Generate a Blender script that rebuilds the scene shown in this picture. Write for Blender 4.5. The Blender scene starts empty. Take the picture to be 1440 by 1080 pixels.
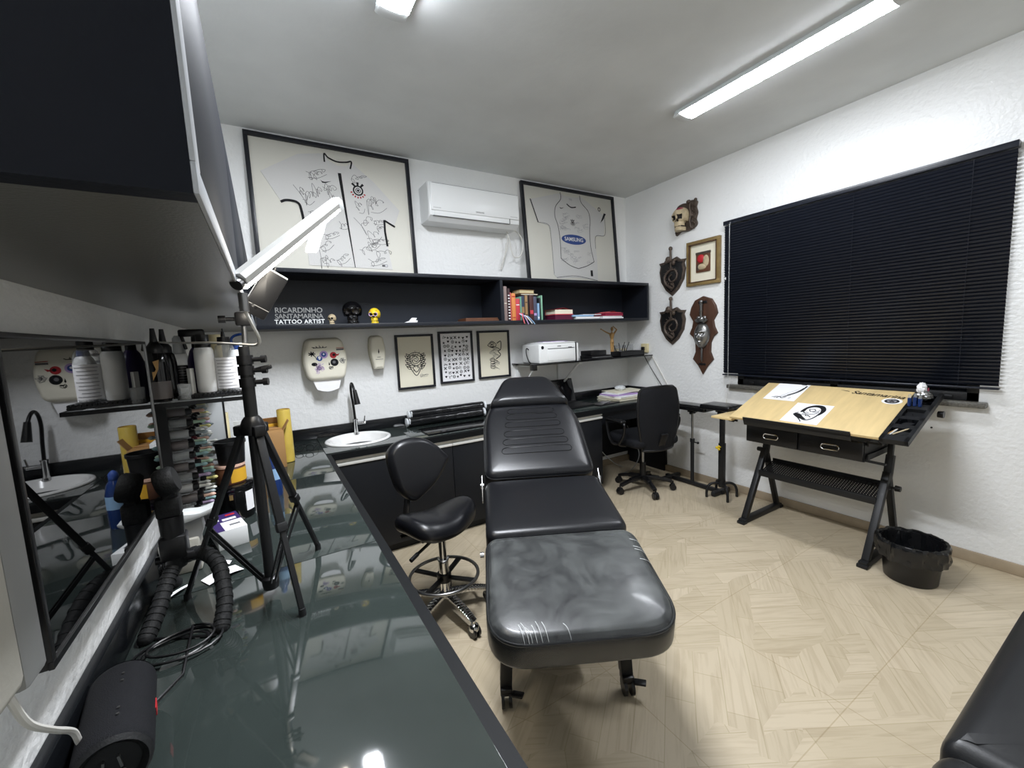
import bpy, bmesh, math, random
from mathutils import Vector as V, Matrix, noise
PI = math.pi
rnd = random.Random(7)
SC = bpy.context.scene
COL = SC.collection

# ---------------------------------------------------------------- materials
def lin(c):
    if isinstance(c, str):
        c = tuple(int(c[i:i+2], 16) / 255 for i in (0, 2, 4))
    return tuple(((x + 0.055) / 1.055) ** 2.4 if x > 0.04045 else x / 12.92 for x in c) + (1.0,)

def mat(name, col, rough=0.5, metal=0.0, spec=0.5, bump=0.0, bscale=60.0, var=0.0, vscale=8.0, coat=0.0,
        trans=0.0, ior=1.45, alpha=1.0, emit=None, estr=0.0, stretch=None, croughness=0.05, rvar=0.0):
    m = bpy.data.materials.new(name)
    m.use_nodes = True
    nt = m.node_tree
    b = nt.nodes['Principled BSDF']
    b.inputs['Base Color'].default_value = lin(col)
    b.inputs['Roughness'].default_value = rough
    b.inputs['Metallic'].default_value = metal
    b.inputs['Specular IOR Level'].default_value = spec
    b.inputs['IOR'].default_value = ior
    b.inputs['Coat Weight'].default_value = coat
    b.inputs['Coat Roughness'].default_value = croughness
    b.inputs['Transmission Weight'].default_value = trans
    b.inputs['Alpha'].default_value = alpha
    if emit:
        b.inputs['Emission Color'].default_value = lin(emit)
        b.inputs['Emission Strength'].default_value = estr
    if bump or var or rvar:
        tc = nt.nodes.new('ShaderNodeTexCoord')
        mp = nt.nodes.new('ShaderNodeMapping')
        nt.links.new(tc.outputs['Object'], mp.inputs['Vector'])
        if stretch:
            mp.inputs['Scale'].default_value = stretch
    if var:
        n = nt.nodes.new('ShaderNodeTexNoise')
        n.inputs['Scale'].default_value = vscale
        n.inputs['Detail'].default_value = 5
        nt.links.new(mp.outputs['Vector'], n.inputs['Vector'])
        r = nt.nodes.new('ShaderNodeValToRGB')
        c = lin(col)
        r.color_ramp.elements[0].position = 0.3
        r.color_ramp.elements[1].position = 0.7
        r.color_ramp.elements[0].color = tuple(x * (1 - var) for x in c[:3]) + (1,)
        r.color_ramp.elements[1].color = tuple(min(1, x * (1 + var)) for x in c[:3]) + (1,)
        nt.links.new(n.outputs['Fac'], r.inputs['Fac'])
        nt.links.new(r.outputs['Color'], b.inputs['Base Color'])
    if rvar:
        n3 = nt.nodes.new('ShaderNodeTexNoise')
        n3.inputs['Scale'].default_value = vscale
        n3.inputs['Detail'].default_value = 4
        nt.links.new(mp.outputs['Vector'], n3.inputs['Vector'])
        mr = nt.nodes.new('ShaderNodeMapRange')
        mr.inputs[1].default_value = 0.3
        mr.inputs[2].default_value = 0.7
        mr.inputs[3].default_value = max(0.0, rough - rvar)
        mr.inputs[4].default_value = rough + rvar
        nt.links.new(n3.outputs['Fac'], mr.inputs[0])
        nt.links.new(mr.outputs[0], b.inputs['Roughness'])
    if bump:
        n2 = nt.nodes.new('ShaderNodeTexNoise')
        n2.inputs['Scale'].default_value = bscale
        n2.inputs['Detail'].default_value = 4
        nt.links.new(mp.outputs['Vector'], n2.inputs['Vector'])
        bp = nt.nodes.new('ShaderNodeBump')
        bp.inputs['Strength'].default_value = bump
        bp.inputs['Distance'].default_value = 0.01
        nt.links.new(n2.outputs['Fac'], bp.inputs['Height'])
        nt.links.new(bp.outputs['Normal'], b.inputs['Normal'])
    return m

M = {}
M['wall'] = mat('white_wall_paint', 'ecedec', 0.3, spec=0.45, bump=0.45, bscale=42)
M['ceil'] = mat('ceiling_paint', 'd6d9d9', 0.7, spec=0.2, bump=0.08, bscale=30, var=0.06, vscale=2.5)
M['base'] = mat('beige_skirting', 'a3947e', 0.45, var=0.1, vscale=10)
M['black'] = mat('black_laminate', '17191d', 0.42, spec=0.35, bump=0.05, bscale=200)
M['black_in'] = mat('black_laminate_panel', '1b1e25', 0.4, spec=0.4, bump=0.05, bscale=200)
M['navy'] = mat('dark_panel', '0f131c', 0.5, spec=0.2, bump=0.04, bscale=150)
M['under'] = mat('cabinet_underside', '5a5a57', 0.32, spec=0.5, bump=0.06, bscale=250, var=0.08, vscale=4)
M['edge'] = mat('edge_metal_and_sheen', 'a9adb2', 0.35, spec=0.5)  # phone metal; on the cupboard, a painted reflection of the bright wall
M['alu'] = mat('aluminium_profile', 'e4e4df', 0.35, metal=0.25)
M['chrome'] = mat('chrome', 'd8d8d8', 0.09, metal=1.0)
M['steel'] = mat('brushed_steel', '9a9a9a', 0.3, metal=1.0)
M['plastic_k'] = mat('black_plastic', '121214', 0.35, spec=0.5)
M['plastic_kg'] = mat('glossy_black_plastic', '0c0c0e', 0.12, spec=0.5)
M['metal_k'] = mat('black_powder_coat', '191a1c', 0.45, spec=0.45, bump=0.05, bscale=400)
M['rubber'] = mat('rubber', '1c1d1e', 0.65, spec=0.3, bump=0.2, bscale=150)
M['glass_top'] = mat('dark_glass_top', '2f3634', 0.05, spec=0.8, ior=1.7, var=0.14, vscale=5, rvar=0.03)
M['worktop'] = mat('black_worktop_edge', '0f1113', 0.55, spec=0.2)
M['splash'] = mat('black_granite_upstand', '15171a', 0.2, spec=0.5)
M['leather'] = mat('black_leather', '111216', 0.33, spec=0.55, bump=0.035, bscale=300)
M['leather2'] = mat('black_vinyl', '1a1b1d', 0.38, spec=0.5, bump=0.03, bscale=300)
M['piping'] = mat('black_piping', '0f1012', 0.3, spec=0.5)
M['mesh'] = mat('black_mesh_fabric', '15161a', 0.7, spec=0.25, bump=0.4, bscale=700)
M['porcelain'] = mat('white_porcelain', 'f1f1ef', 0.12, spec=0.5)
M['white_pl'] = mat('white_plastic', 'e6e8e8', 0.3, spec=0.5)
M['white_pl2'] = mat('white_plastic_grey', 'c9cccc', 0.35, spec=0.5)
M['cream'] = mat('cream_plastic', 'ebe7d6', 0.3, spec=0.5)
M['cream2'] = mat('cream_plastic_shade', 'c4c0ad', 0.35, spec=0.5)
M['paper'] = mat('white_paper', 'eeeef0', 0.75, spec=0.2)
M['paper_c'] = mat('cream_paper', 'e6e1cd', 0.75, spec=0.2)
M['board'] = mat('frame_backing', 'ebe9de', 0.7, spec=0.2)
M['cloth'] = mat('jersey_cloth', 'e4e3e0', 0.8, spec=0.2, bump=0.1, bscale=120)
M['ink'] = mat('black_ink', '1b1b1e', 0.7, spec=0.2)
M['ink_g'] = mat('grey_ink', '6d6d70', 0.7, spec=0.2)
M['ink_l'] = mat('pale_ink', 'a5a5a8', 0.7, spec=0.2)
M['frame_k'] = mat('black_frame', '1b1d24', 0.35, spec=0.45)
M['gold'] = mat('gilt_wood', '8a744a', 0.4, metal=0.25, bump=0.1, bscale=80, var=0.2, vscale=20)
M['board_wood'] = mat('pale_yellow_wood', 'd9c08c', 0.45, spec=0.35, var=0.09, vscale=6, stretch=(4, 0.6, 4))
M['wood_d'] = mat('dark_walnut', '4a3226', 0.4, spec=0.4, var=0.25, vscale=12, stretch=(3, 3, 0.5))
M['bronze'] = mat('dark_bronze', '554a42', 0.4, metal=0.4, bump=0.35, bscale=60, var=0.3, vscale=30)
M['silver'] = mat('antique_silver', '8b8b8a', 0.28, metal=0.9, bump=0.1, bscale=40)
M['bone'] = mat('bone', 'b9a98a', 0.55, bump=0.25, bscale=40, var=0.25, vscale=20)
M['bone_d'] = mat('socket_dark', '1a1512', 0.7)
M['red'] = mat('red_paint', 'b3222a', 0.5)
M['crimson'] = mat('crimson_cover', '8c1f3c', 0.45)
M['yellow'] = mat('yellow_paint', 'e0c12a', 0.4)
M['blue'] = mat('blue_ink', '2f4d94', 0.6)
M['purple'] = mat('purple_plastic', '37285c', 0.3)
M['lilac'] = mat('lilac_print', 'b79bcf', 0.5)
M['clingfilm'] = mat('yellow_film', 'c2a94e', 0.25, spec=0.5, bump=0.05, bscale=40, var=0.08, vscale=15)
M['card'] = mat('cardboard', 'a07a4c', 0.75, var=0.06, vscale=10)
M['card_y'] = mat('yellow_cardboard', 'cf9f2a', 0.6)
M['card_p'] = mat('pale_cardboard', 'cfc39a', 0.7, var=0.06, vscale=10)
M['mirror'] = mat('mirror_silver', 'a9b0ae', 0.015, metal=1.0)
M['grey_pl'] = mat('grey_plastic', '8f908f', 0.4)
M['beige_pad'] = mat('pale_grey_casing', 'b5b2a8', 0.5, bump=0.1, bscale=60)
M['grey_case'] = mat('pale_grey_plastic', 'b9b9b5', 0.4)
M['white_cable'] = mat('white_cable', 'd8d6d0', 0.45)
M['film'] = mat('clear_film', 'dfe3e6', 0.12, spec=0.6, bump=0.6, bscale=25)
M['brown_lam'] = mat('brown_wood', '5d3a26', 0.5, var=0.15, vscale=15)
M['tan'] = mat('light_wood_figure', 'b58f5a', 0.5, var=0.1, vscale=20)
M['granite'] = mat('grey_granite', '5c5a54', 0.35, bump=0.1, bscale=200, var=0.45, vscale=120)
M['mesh_metal'] = M['metal_k']
M['blind'] = mat('black_blind_slat', '181c26', 0.28, spec=0.5)
M['night'] = mat('dark_window_glass', '0a0c10', 0.05, spec=0.5)
M['blue_glass'] = mat('blue_plastic', '24407e', 0.15, spec=0.5, trans=0.35)
M['lamp'] = mat('lit_diffuser', 'ffffff', 0.4, emit='f4f8ff', estr=205.0)
M['lampR'] = mat('lit_diffuser_window_side', 'ffffff', 0.4, emit='f4f8ff', estr=62.0)
M['lamp2'] = mat('lit_led_strip', 'ffffff', 0.4, emit='fff6e6', estr=85.0)
M['shelf_back'] = mat('dark_shelf_back', '20252e', 0.42, spec=0.4)
M['crease'] = mat('film_crease', 'e8ecec', 0.1, spec=0.8, alpha=0.55)
M['screen'] = mat('glossy_black_screen', '050607', 0.012, spec=0.5, ior=1.55)
for _n, _c in (('tip_teal', '7d9c9c'), ('tip_peach', 'c2a08e'), ('tip_white', 'c9cac2'), ('tip_yellow', 'd3cc84'), ('tip_mint', 'a5bfa6'), ('tip_lilac', '9a88a3'), ('tip_grey', '909b9c'), ('maroon', '4b1520'), ('dusk', '55504f')):
    M[_n] = mat(_n, _c, 0.4)
M['bag'] = mat('black_bin_liner', '131416', 0.22, spec=0.55, bump=0.5, bscale=18)
M['green_o'] = mat('olive_glass', '262d26', 0.06)
M['pink_ink'] = mat('pink', 'c4618a', 0.5)

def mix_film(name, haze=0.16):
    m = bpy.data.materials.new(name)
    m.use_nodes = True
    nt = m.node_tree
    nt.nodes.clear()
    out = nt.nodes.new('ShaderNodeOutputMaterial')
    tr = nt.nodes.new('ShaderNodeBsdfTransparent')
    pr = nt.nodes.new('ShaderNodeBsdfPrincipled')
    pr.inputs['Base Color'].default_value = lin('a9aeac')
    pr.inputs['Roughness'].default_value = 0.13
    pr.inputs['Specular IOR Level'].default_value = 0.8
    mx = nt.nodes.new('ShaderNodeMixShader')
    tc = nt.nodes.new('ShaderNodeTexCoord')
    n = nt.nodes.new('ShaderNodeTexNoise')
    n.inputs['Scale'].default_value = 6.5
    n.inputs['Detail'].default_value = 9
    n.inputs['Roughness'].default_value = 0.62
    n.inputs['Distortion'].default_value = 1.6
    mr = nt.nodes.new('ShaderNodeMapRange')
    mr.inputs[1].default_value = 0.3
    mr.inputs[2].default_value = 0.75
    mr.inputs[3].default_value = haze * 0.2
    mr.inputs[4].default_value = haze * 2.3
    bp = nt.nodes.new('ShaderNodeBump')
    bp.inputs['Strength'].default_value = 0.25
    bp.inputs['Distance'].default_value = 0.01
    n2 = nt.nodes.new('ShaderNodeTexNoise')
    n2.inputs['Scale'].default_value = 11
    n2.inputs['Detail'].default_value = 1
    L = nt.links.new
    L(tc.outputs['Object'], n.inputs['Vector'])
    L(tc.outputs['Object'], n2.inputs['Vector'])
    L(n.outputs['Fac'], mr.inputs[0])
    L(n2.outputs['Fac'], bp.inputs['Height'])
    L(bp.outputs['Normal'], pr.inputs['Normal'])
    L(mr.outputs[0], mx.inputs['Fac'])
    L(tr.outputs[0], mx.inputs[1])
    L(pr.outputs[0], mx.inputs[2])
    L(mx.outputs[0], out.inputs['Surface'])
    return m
M['wrap'] = mix_film('plastic_wrap_top_sheen', 0.10)  # top film: real smudges plus ceiling reflection put into the haze
M['wrap_shaded'] = mix_film('plastic_wrap_side_shade', 0.05)  # same film with thinner haze, so the shaded sides are coloured darker

def glass_pane(name, refl=0.10):
    m = bpy.data.materials.new(name)
    m.use_nodes = True
    nt = m.node_tree
    nt.nodes.clear()
    out = nt.nodes.new('ShaderNodeOutputMaterial')
    tr = nt.nodes.new('ShaderNodeBsdfTransparent')
    gl = nt.nodes.new('ShaderNodeBsdfGlossy')
    gl.inputs['Roughness'].default_value = 0.01
    fr = nt.nodes.new('ShaderNodeFresnel')
    fr.inputs['IOR'].default_value = 1.33
    mx = nt.nodes.new('ShaderNodeMixShader')
    nt.links.new(fr.outputs[0], mx.inputs[0])
    nt.links.new(tr.outputs[0], mx.inputs[1])
    nt.links.new(gl.outputs[0], mx.inputs[2])
    nt.links.new(mx.outputs[0], out.inputs['Surface'])
    return m
M['pane'] = glass_pane('picture_glass')
M['clear'] = mat('clear_plastic_bottle', 'b9bdbe', 0.12, spec=0.5, alpha=0.3)

def floor_mat():
    m = bpy.data.materials.new('wood_print_tile')
    m.use_nodes = True
    nt = m.node_tree
    b = nt.nodes['Principled BSDF']
    b.inputs['Roughness'].default_value = 0.34
    b.inputs['Specular IOR Level'].default_value = 0.4
    L = nt.links.new
    N = nt.nodes.new
    tc = N('ShaderNodeTexCoord')
    def planks(rot, seed):
        mp = N('ShaderNodeMapping')
        mp.inputs['Rotation'].default_value = (0, 0, rot)
        mp.inputs['Location'].default_value = (seed, seed * 0.7, 0)
        L(tc.outputs['Object'], mp.inputs['Vector'])
        br = N('ShaderNodeTexBrick')
        br.inputs['Color1'].default_value = lin('cbbda4')
        br.inputs['Color2'].default_value = lin('bfb197')
        br.inputs['Mortar'].default_value = lin('b7a98d')
        br.inputs['Scale'].default_value = 1.0
        br.inputs['Mortar Size'].default_value = 0.0025
        br.inputs['Mortar Smooth'].default_value = 0.6
        br.inputs['Brick Width'].default_value = 0.42
        br.inputs['Row Height'].default_value = 0.105
        br.offset = 0.37
        L(mp.outputs['Vector'], br.inputs['Vector'])
        g = N('ShaderNodeMapping')
        g.inputs['Scale'].default_value = (2.2, 26, 1)
        L(mp.outputs['Vector'], g.inputs['Vector'])
        ns = N('ShaderNodeTexNoise')
        ns.inputs['Scale'].default_value = 1.6
        ns.inputs['Detail'].default_value = 7
        ns.inputs['Distortion'].default_value = 1.1
        L(g.outputs['Vector'], ns.inputs['Vector'])
        rp = N('ShaderNodeValToRGB')
        rp.color_ramp.elements[0].position = 0.33
        rp.color_ramp.elements[0].color = (0.78, 0.75, 0.71, 1)
        rp.color_ramp.elements[1].position = 0.55
        rp.color_ramp.elements[1].color = (1, 1, 1, 1)
        L(ns.outputs['Fac'], rp.inputs['Fac'])
        mu = N('ShaderNodeMix')
        mu.data_type = 'RGBA'
        mu.blend_type = 'MULTIPLY'
        mu.inputs[0].default_value = 0.62
        L(br.outputs['Color'], mu.inputs[6])
        L(rp.outputs['Color'], mu.inputs[7])
        return mu.outputs[2]
    a = planks(math.radians(30), 0.13)
    c = planks(math.radians(-38), 0.41)
    # cells that switch plank direction
    vo = N('ShaderNodeTexVoronoi')
    vo.inputs['Scale'].default_value = 3.3
    mpv = N('ShaderNodeMapping')
    mpv.inputs['Rotation'].default_value = (0, 0, math.radians(30))
    mpv.inputs['Scale'].default_value = (0.7, 1.7, 1)
    L(tc.outputs['Object'], mpv.inputs['Vector'])
    vo.distance = 'MANHATTAN'
    L(mpv.outputs['Vector'], vo.inputs['Vector'])
    sx = N('ShaderNodeSeparateColor')
    L(vo.outputs['Color'], sx.inputs['Color'])
    gt = N('ShaderNodeMath')
    gt.operation = 'GREATER_THAN'
    gt.inputs[1].default_value = 0.5
    L(sx.outputs[0], gt.inputs[0])
    mx = N('ShaderNodeMix')
    mx.data_type = 'RGBA'
    L(gt.outputs[0], mx.inputs[0])
    L(a, mx.inputs[6])
    L(c, mx.inputs[7])
    # square tile joints
    mpt = N('ShaderNodeMapping')
    mpt.inputs['Location'].default_value = (0.12, 0.03, 0)
    L(tc.outputs['Object'], mpt.inputs['Vector'])
    tl = N('ShaderNodeTexBrick')
    tl.offset = 0.0
    tl.inputs['Color1'].default_value = (1, 1, 1, 1)
    tl.inputs['Color2'].default_value = (0.97, 0.97, 0.97, 1)
    tl.inputs['Mortar'].default_value = (0.82, 0.79, 0.73, 1)
    tl.inputs['Scale'].default_value = 1.0
    tl.inputs['Mortar Size'].default_value = 0.002
    tl.inputs['Brick Width'].default_value = 0.605
    tl.inputs['Row Height'].default_value = 0.605
    L(mpt.outputs['Vector'], tl.inputs['Vector'])
    fm = N('ShaderNodeMix')
    fm.data_type = 'RGBA'
    fm.blend_type = 'MULTIPLY'
    fm.inputs[0].default_value = 1.0
    L(mx.outputs[2], fm.inputs[6])
    L(tl.outputs['Color'], fm.inputs[7])
    L(fm.outputs[2], b.inputs['Base Color'])
    return m
M['floor'] = floor_mat()

# ---------------------------------------------------------------- mesh builder
class MB:
    def __init__(s):
        s.v = []; s.f = []; s.m = []
    def add(s, vs, fs, m=0, T=None):
        o = len(s.v)
        if T is not None:
            vs = [T @ V(v) for v in vs]
        s.v += [tuple(v) for v in vs]
        for f in fs:
            s.f.append(tuple(i + o for i in f)); s.m.append(m)
        return s
    def from_bm(s, bm, m=0, T=None):
        bm.verts.index_update()
        s.add([v.co[:] for v in bm.verts], [[v.index for v in f.verts] for f in bm.faces], m, T)
        bm.free()
        return s
    def box(s, c, size, bev=0.0, m=0, T=None, seg=2, rot=None):
        bm = bmesh.new()
        bmesh.ops.create_cube(bm, size=1.0)
        bmesh.ops.scale(bm, vec=V(size), verts=bm.verts)
        if bev > 0:
            bmesh.ops.bevel(bm, geom=bm.edges[:], offset=min(bev, 0.49 * min(size)), segments=seg, affect='EDGES', profile=0.5)
        if rot is not None:
            bmesh.ops.transform(bm, matrix=rot, verts=bm.verts)
        bmesh.ops.translate(bm, vec=V(c), verts=bm.verts)
        return s.from_bm(bm, m, T)
    def bb(s, lo, hi, bev=0.0, m=0, T=None, seg=2):
        lo = V(lo); hi = V(hi)
        return s.box((lo + hi) / 2, tuple(abs(x) for x in (hi - lo)), bev, m, T, seg)
    def bar(s, p0, p1, w, h, bev=0.0, m=0, up=(0, 0, 1)):
        p0 = V(p0); p1 = V(p1); d = p1 - p0
        L = d.length; d = d.normalized(); u = V(up)
        x = d.cross(u)
        if x.length < 1e-4: x = d.cross(V((1, 0, 0)))
        x.normalize(); z = x.cross(d).normalized()
        R = Matrix((x, d, z)).transposed().to_4x4()
        T = Matrix.Translation((p0 + p1) / 2) @ R
        return s.box((0, 0, 0), (w, L, h), bev, m, T)
    def cyl(s, p0, p1, r0, r1=None, n=16, m=0, caps=True):
        r1 = r0 if r1 is None else r1
        p0 = V(p0); p1 = V(p1); d = (p1 - p0).normalized()
        a = d.orthogonal().normalized(); b = d.cross(a)
        vs = []
        for p, r in ((p0, r0), (p1, r1)):
            for k in range(n):
                t = 2 * PI * k / n
                vs.append(p + a * (r * math.cos(t)) + b * (r * math.sin(t)))
        fs = [(k, (k + 1) % n, n + (k + 1) % n, n + k) for k in range(n)]
        if caps:
            fs += [tuple(range(n))[::-1], tuple(range(n, 2 * n))]
        return s.add(vs, fs, m)
    def lathe(s, prof, c=(0, 0, 0), n=24, m=0, sx=1.0, sy=1.0, T=None, cap=True):
        vs = []
        for r, z in prof:
            for k in range(n):
                t = 2 * PI * k / n
                vs.append((c[0] + r * sx * math.cos(t), c[1] + r * sy * math.sin(t), c[2] + z))
        fs = []
        for i in range(len(prof) - 1):
            for k in range(n):
                fs.append((i * n + k, i * n + (k + 1) % n, (i + 1) * n + (k + 1) % n, (i + 1) * n + k))
        if cap:
            fs.append(tuple(range(n))[::-1])
            q = (len(prof) - 1) * n
            fs.append(tuple(range(q, q + n)))
        return s.add(vs, fs, m, T)
    def tube(s, pts, r, n=8, m=0, closed=False, r1=None, T=None):
        P = [V(p) for p in pts]
        if len(P) < 2: return s
        N = len(P); vs = []; a = None
        for i in range(N):
            if closed: d = P[(i + 1) % N] - P[i - 1]
            else: d = P[min(i + 1, N - 1)] - P[max(i - 1, 0)]
            d = d.normalized() if d.length > 1e-9 else V((0, 0, 1))
            if a is None: a = d.orthogonal().normalized()
            else:
                a = a - d * a.dot(d)
                a = a.normalized() if a.length > 1e-6 else d.orthogonal().normalized()
            b = d.cross(a)
            rr = r if r1 is None else r + (r1 - r) * i / (N - 1)
            for k in range(n):
                t = 2 * PI * k / n
                vs.append(P[i] + a * (rr * math.cos(t)) + b * (rr * math.sin(t)))
        fs = []
        for i in range(N if closed else N - 1):
            j = (i + 1) % N
            for k in range(n):
                fs.append((i * n + k, i * n + (k + 1) % n, j * n + (k + 1) % n, j * n + k))
        if not closed:
            fs += [tuple(range(n))[::-1], tuple(range((N - 1) * n, N * n))]
        return s.add(vs, fs, m, T)
    def prism(s, poly, y0, y1, bev=0.0, m=0, T=None, seg=2):
        """outline in x,z pushed from y0 (front) to y1 (back)"""
        bm = bmesh.new()
        f = bm.faces.new([bm.verts.new((p[0], y0, p[1])) for p in poly])
        r = bmesh.ops.extrude_face_region(bm, geom=[f])
        bmesh.ops.translate(bm, vec=(0, y1 - y0, 0), verts=[e for e in r['geom'] if isinstance(e, bmesh.types.BMVert)])
        bmesh.ops.recalc_face_normals(bm, faces=bm.faces)
        if bev > 0:
            es = [e for e in bm.edges if abs(e.verts[0].co.y - y0) < 1e-7 and abs(e.verts[1].co.y - y0) < 1e-7]
            bmesh.ops.bevel(bm, geom=es, offset=bev, segments=seg, affect='EDGES', profile=0.5)
        return s.from_bm(bm, m, T)
    def slab(s, poly, z0, z1, bev=0.0, m=0, T=None):
        """outline in x,y raised from z0 to z1 (bevel on top)"""
        R = Matrix(((1, 0, 0, 0), (0, 0, 1, 0), (0, -1, 0, 0), (0, 0, 0, 1)))
        Q = Matrix(((1, 0, 0, 0), (0, 0, 1, 0), (0, -1, 0, 0), (0, 0, 0, 1)))
        # map (x, y', z') -> (x, z', -y')
        T2 = Q if T is None else T @ Q
        return s.prism([(p[0], p[1]) for p in poly], -z1, -z0, bev, m, T2)
    def ball(s, c, r, m=0, nu=20, nv=12, T=None, fn=None):
        r = (r, r, r) if isinstance(r, (int, float)) else r
        vs = []; fs = []
        for j in range(nv + 1):
            ph = PI * j / nv
            for i in range(nu):
                th = 2 * PI * i / nu
                d = V((math.sin(ph) * math.cos(th), math.sin(ph) * math.sin(th), math.cos(ph)))
                k = fn(d) if fn else 1.0
                vs.append((c[0] + d.x * r[0] * k, c[1] + d.y * r[1] * k, c[2] + d.z * r[2] * k))
        for j in range(nv):
            for i in range(nu):
                fs.append((j * nu + i, (j + 1) * nu + i, (j + 1) * nu + (i + 1) % nu, j * nu + (i + 1) % nu))
        return s.add(vs, fs, m, T)
    def grid(s, fn, nu, nv, m=0, T=None, wrapu=False):
        vs = [fn(i / (nu if wrapu else nu - 1), j / (nv - 1)) for j in range(nv) for i in range(nu)]
        fs = []
        for j in range(nv - 1):
            for i in range(nu if wrapu else nu - 1):
                k = (i + 1) % nu
                fs.append((j * nu + i, j * nu + k, (j + 1) * nu + k, (j + 1) * nu + i))
        return s.add(vs, fs, m, T)
    def pad(s, poly, h, r, crown=0.0, m=0, T=None, rb=None, n=6, rings=5, warp=None):
        """cushion over an x,y outline: bottom z=0, rounded rims, crowned top"""
        c = sum((V((p[0], p[1])) for p in poly), V((0, 0))) / len(poly)
        N = len(poly); rb = r * 0.4 if rb is None else rb
        P = [V((p[0], p[1])) for p in poly]
        nr = []
        for i in range(N):
            t = (P[(i + 1) % N] - P[i - 1]).normalized()
            nr.append(V((t.y, -t.x)))
        xs = [p.x for p in P]; ys = [p.y for p in P]
        bx, by = (max(xs) + min(xs)) / 2, (max(ys) + min(ys)) / 2
        hx, hy = (max(xs) - min(xs)) / 2, (max(ys) - min(ys)) / 2
        def dome(q): return max(0, 1 - ((q.x - bx) / hx) ** 4) * max(0, 1 - ((q.y - by) / hy) ** 4)
        layers = []
        for k in range(n + 1):
            a = PI / 2 * k / n
            layers.append((rb * (1 - math.sin(a)), rb * (1 - math.cos(a)), 1.0))
        for k in range(n + 1):
            a = PI / 2 * k / n
            layers.append((r * (1 - math.cos(a)), h - r + r * math.sin(a), 1.0))
        vs = []; fs = []
        for off, z, _ in layers:
            for i in range(N):
                q = P[i] - nr[i] * off
                vs.append((q.x, q.y, z + crown * dome(q) * max(0, (z - h + r) / r)))
        nl = len(layers)
        for k in range(1, rings + 1):
            t = k / rings * 0.97
            for i in range(N):
                q = (P[i] - nr[i] * r) * (1 - t) + c * t
                vs.append((q.x, q.y, h + crown * dome(q)))
        nl += rings
        for j in range(nl - 1):
            for i in range(N):
                fs.append((j * N + i, j * N + (i + 1) % N, (j + 1) * N + (i + 1) % N, (j + 1) * N + i))
        fs.append(tuple(range(N))[::-1])
        fs.append(tuple(range((nl - 1) * N, nl * N)))
        if warp: vs = [warp(v) for v in vs]
        return s.add(vs, fs, m, T)
    def stroke(s, pts, w, y=0.0, m=0, T=None, w1=None):
        """flat ink line in x,z on the plane y"""
        P = [V((p[0], p[1])) for p in pts]
        vs = []; fs = []; N = len(P)
        for i in range(N):
            d = P[min(i + 1, N - 1)] - P[max(i - 1, 0)]
            d = d.normalized() if d.length > 1e-9 else V((1, 0))
            ww = w if w1 is None else w + (w1 - w) * i / max(1, N - 1)
            n = V((-d.y, d.x)) * ww / 2
            vs += [(P[i].x + n.x, y, P[i].y + n.y), (P[i].x - n.x, y, P[i].y - n.y)]
        for i in range(N - 1):
            fs.append((2 * i, 2 * i + 1, 2 * i + 3, 2 * i + 2))
        return s.add(vs, fs, m, T)
    def disc(s, c, r, y, m=0, n=24, rz=None, T=None):
        rz = r if rz is None else rz
        return s.add([(c[0] + r * math.cos(2 * PI * k / n), y, c[1] + rz * math.sin(2 * PI * k / n)) for k in range(n)], [tuple(range(n))], m, T)
    def flat(s, poly, y, m=0, T=None):
        return s.add([(p[0], y, p[1]) for p in poly], [tuple(range(len(poly)))], m, T)
    def text(s, txt, size, T, m=0, depth=0.0, shear=0.0, bold=0.0, space=1.0, align='CENTER'):
        cu = bpy.data.curves.new('lettering', 'FONT')
        cu.body = txt; cu.size = size; cu.extrude = depth; cu.shear = shear; cu.offset = bold
        cu.align_x = align; cu.align_y = 'CENTER'; cu.space_character = space
        ob = bpy.data.objects.new('lettering', cu)
        COL.objects.link(ob)
        dg = bpy.context.evaluated_depsgraph_get()
        dg.update()
        ev = ob.evaluated_get(dg)
        me = ev.to_mesh()
        vs = [v.co[:] for v in me.vertices]; fs = [tuple(p.vertices) for p in me.polygons]
        ev.to_mesh_clear()
        bpy.data.objects.remove(ob); bpy.data.curves.remove(cu)
        R = Matrix(((1, 0, 0, 0), (0, 0, -1, 0), (0, 1, 0, 0), (0, 0, 0, 1)))  # x,y -> x,z
        return s.add(vs, fs, m, T @ R)
    def build(s, name, mats, parent=None, smooth=40, loc=(0, 0, 0), rot=None):
        me = bpy.data.meshes.new(name)
        me.from_pydata(s.v, [], s.f)
        if not isinstance(mats, (list, tuple)): mats = [mats]
        for x in mats: me.materials.append(M[x] if isinstance(x, str) else x)
        me.polygons.foreach_set('material_index', s.m)
        if smooth:
            me.polygons.foreach_set('use_smooth', [True] * len(me.polygons))
            me.set_sharp_from_angle(angle=math.radians(smooth))
        me.update()
        ob = bpy.data.objects.new(name, me)
        COL.objects.link(ob)
        if parent is not None: ob.parent = parent
        ob.location = loc
        if rot: ob.rotation_euler = rot
        return ob

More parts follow.
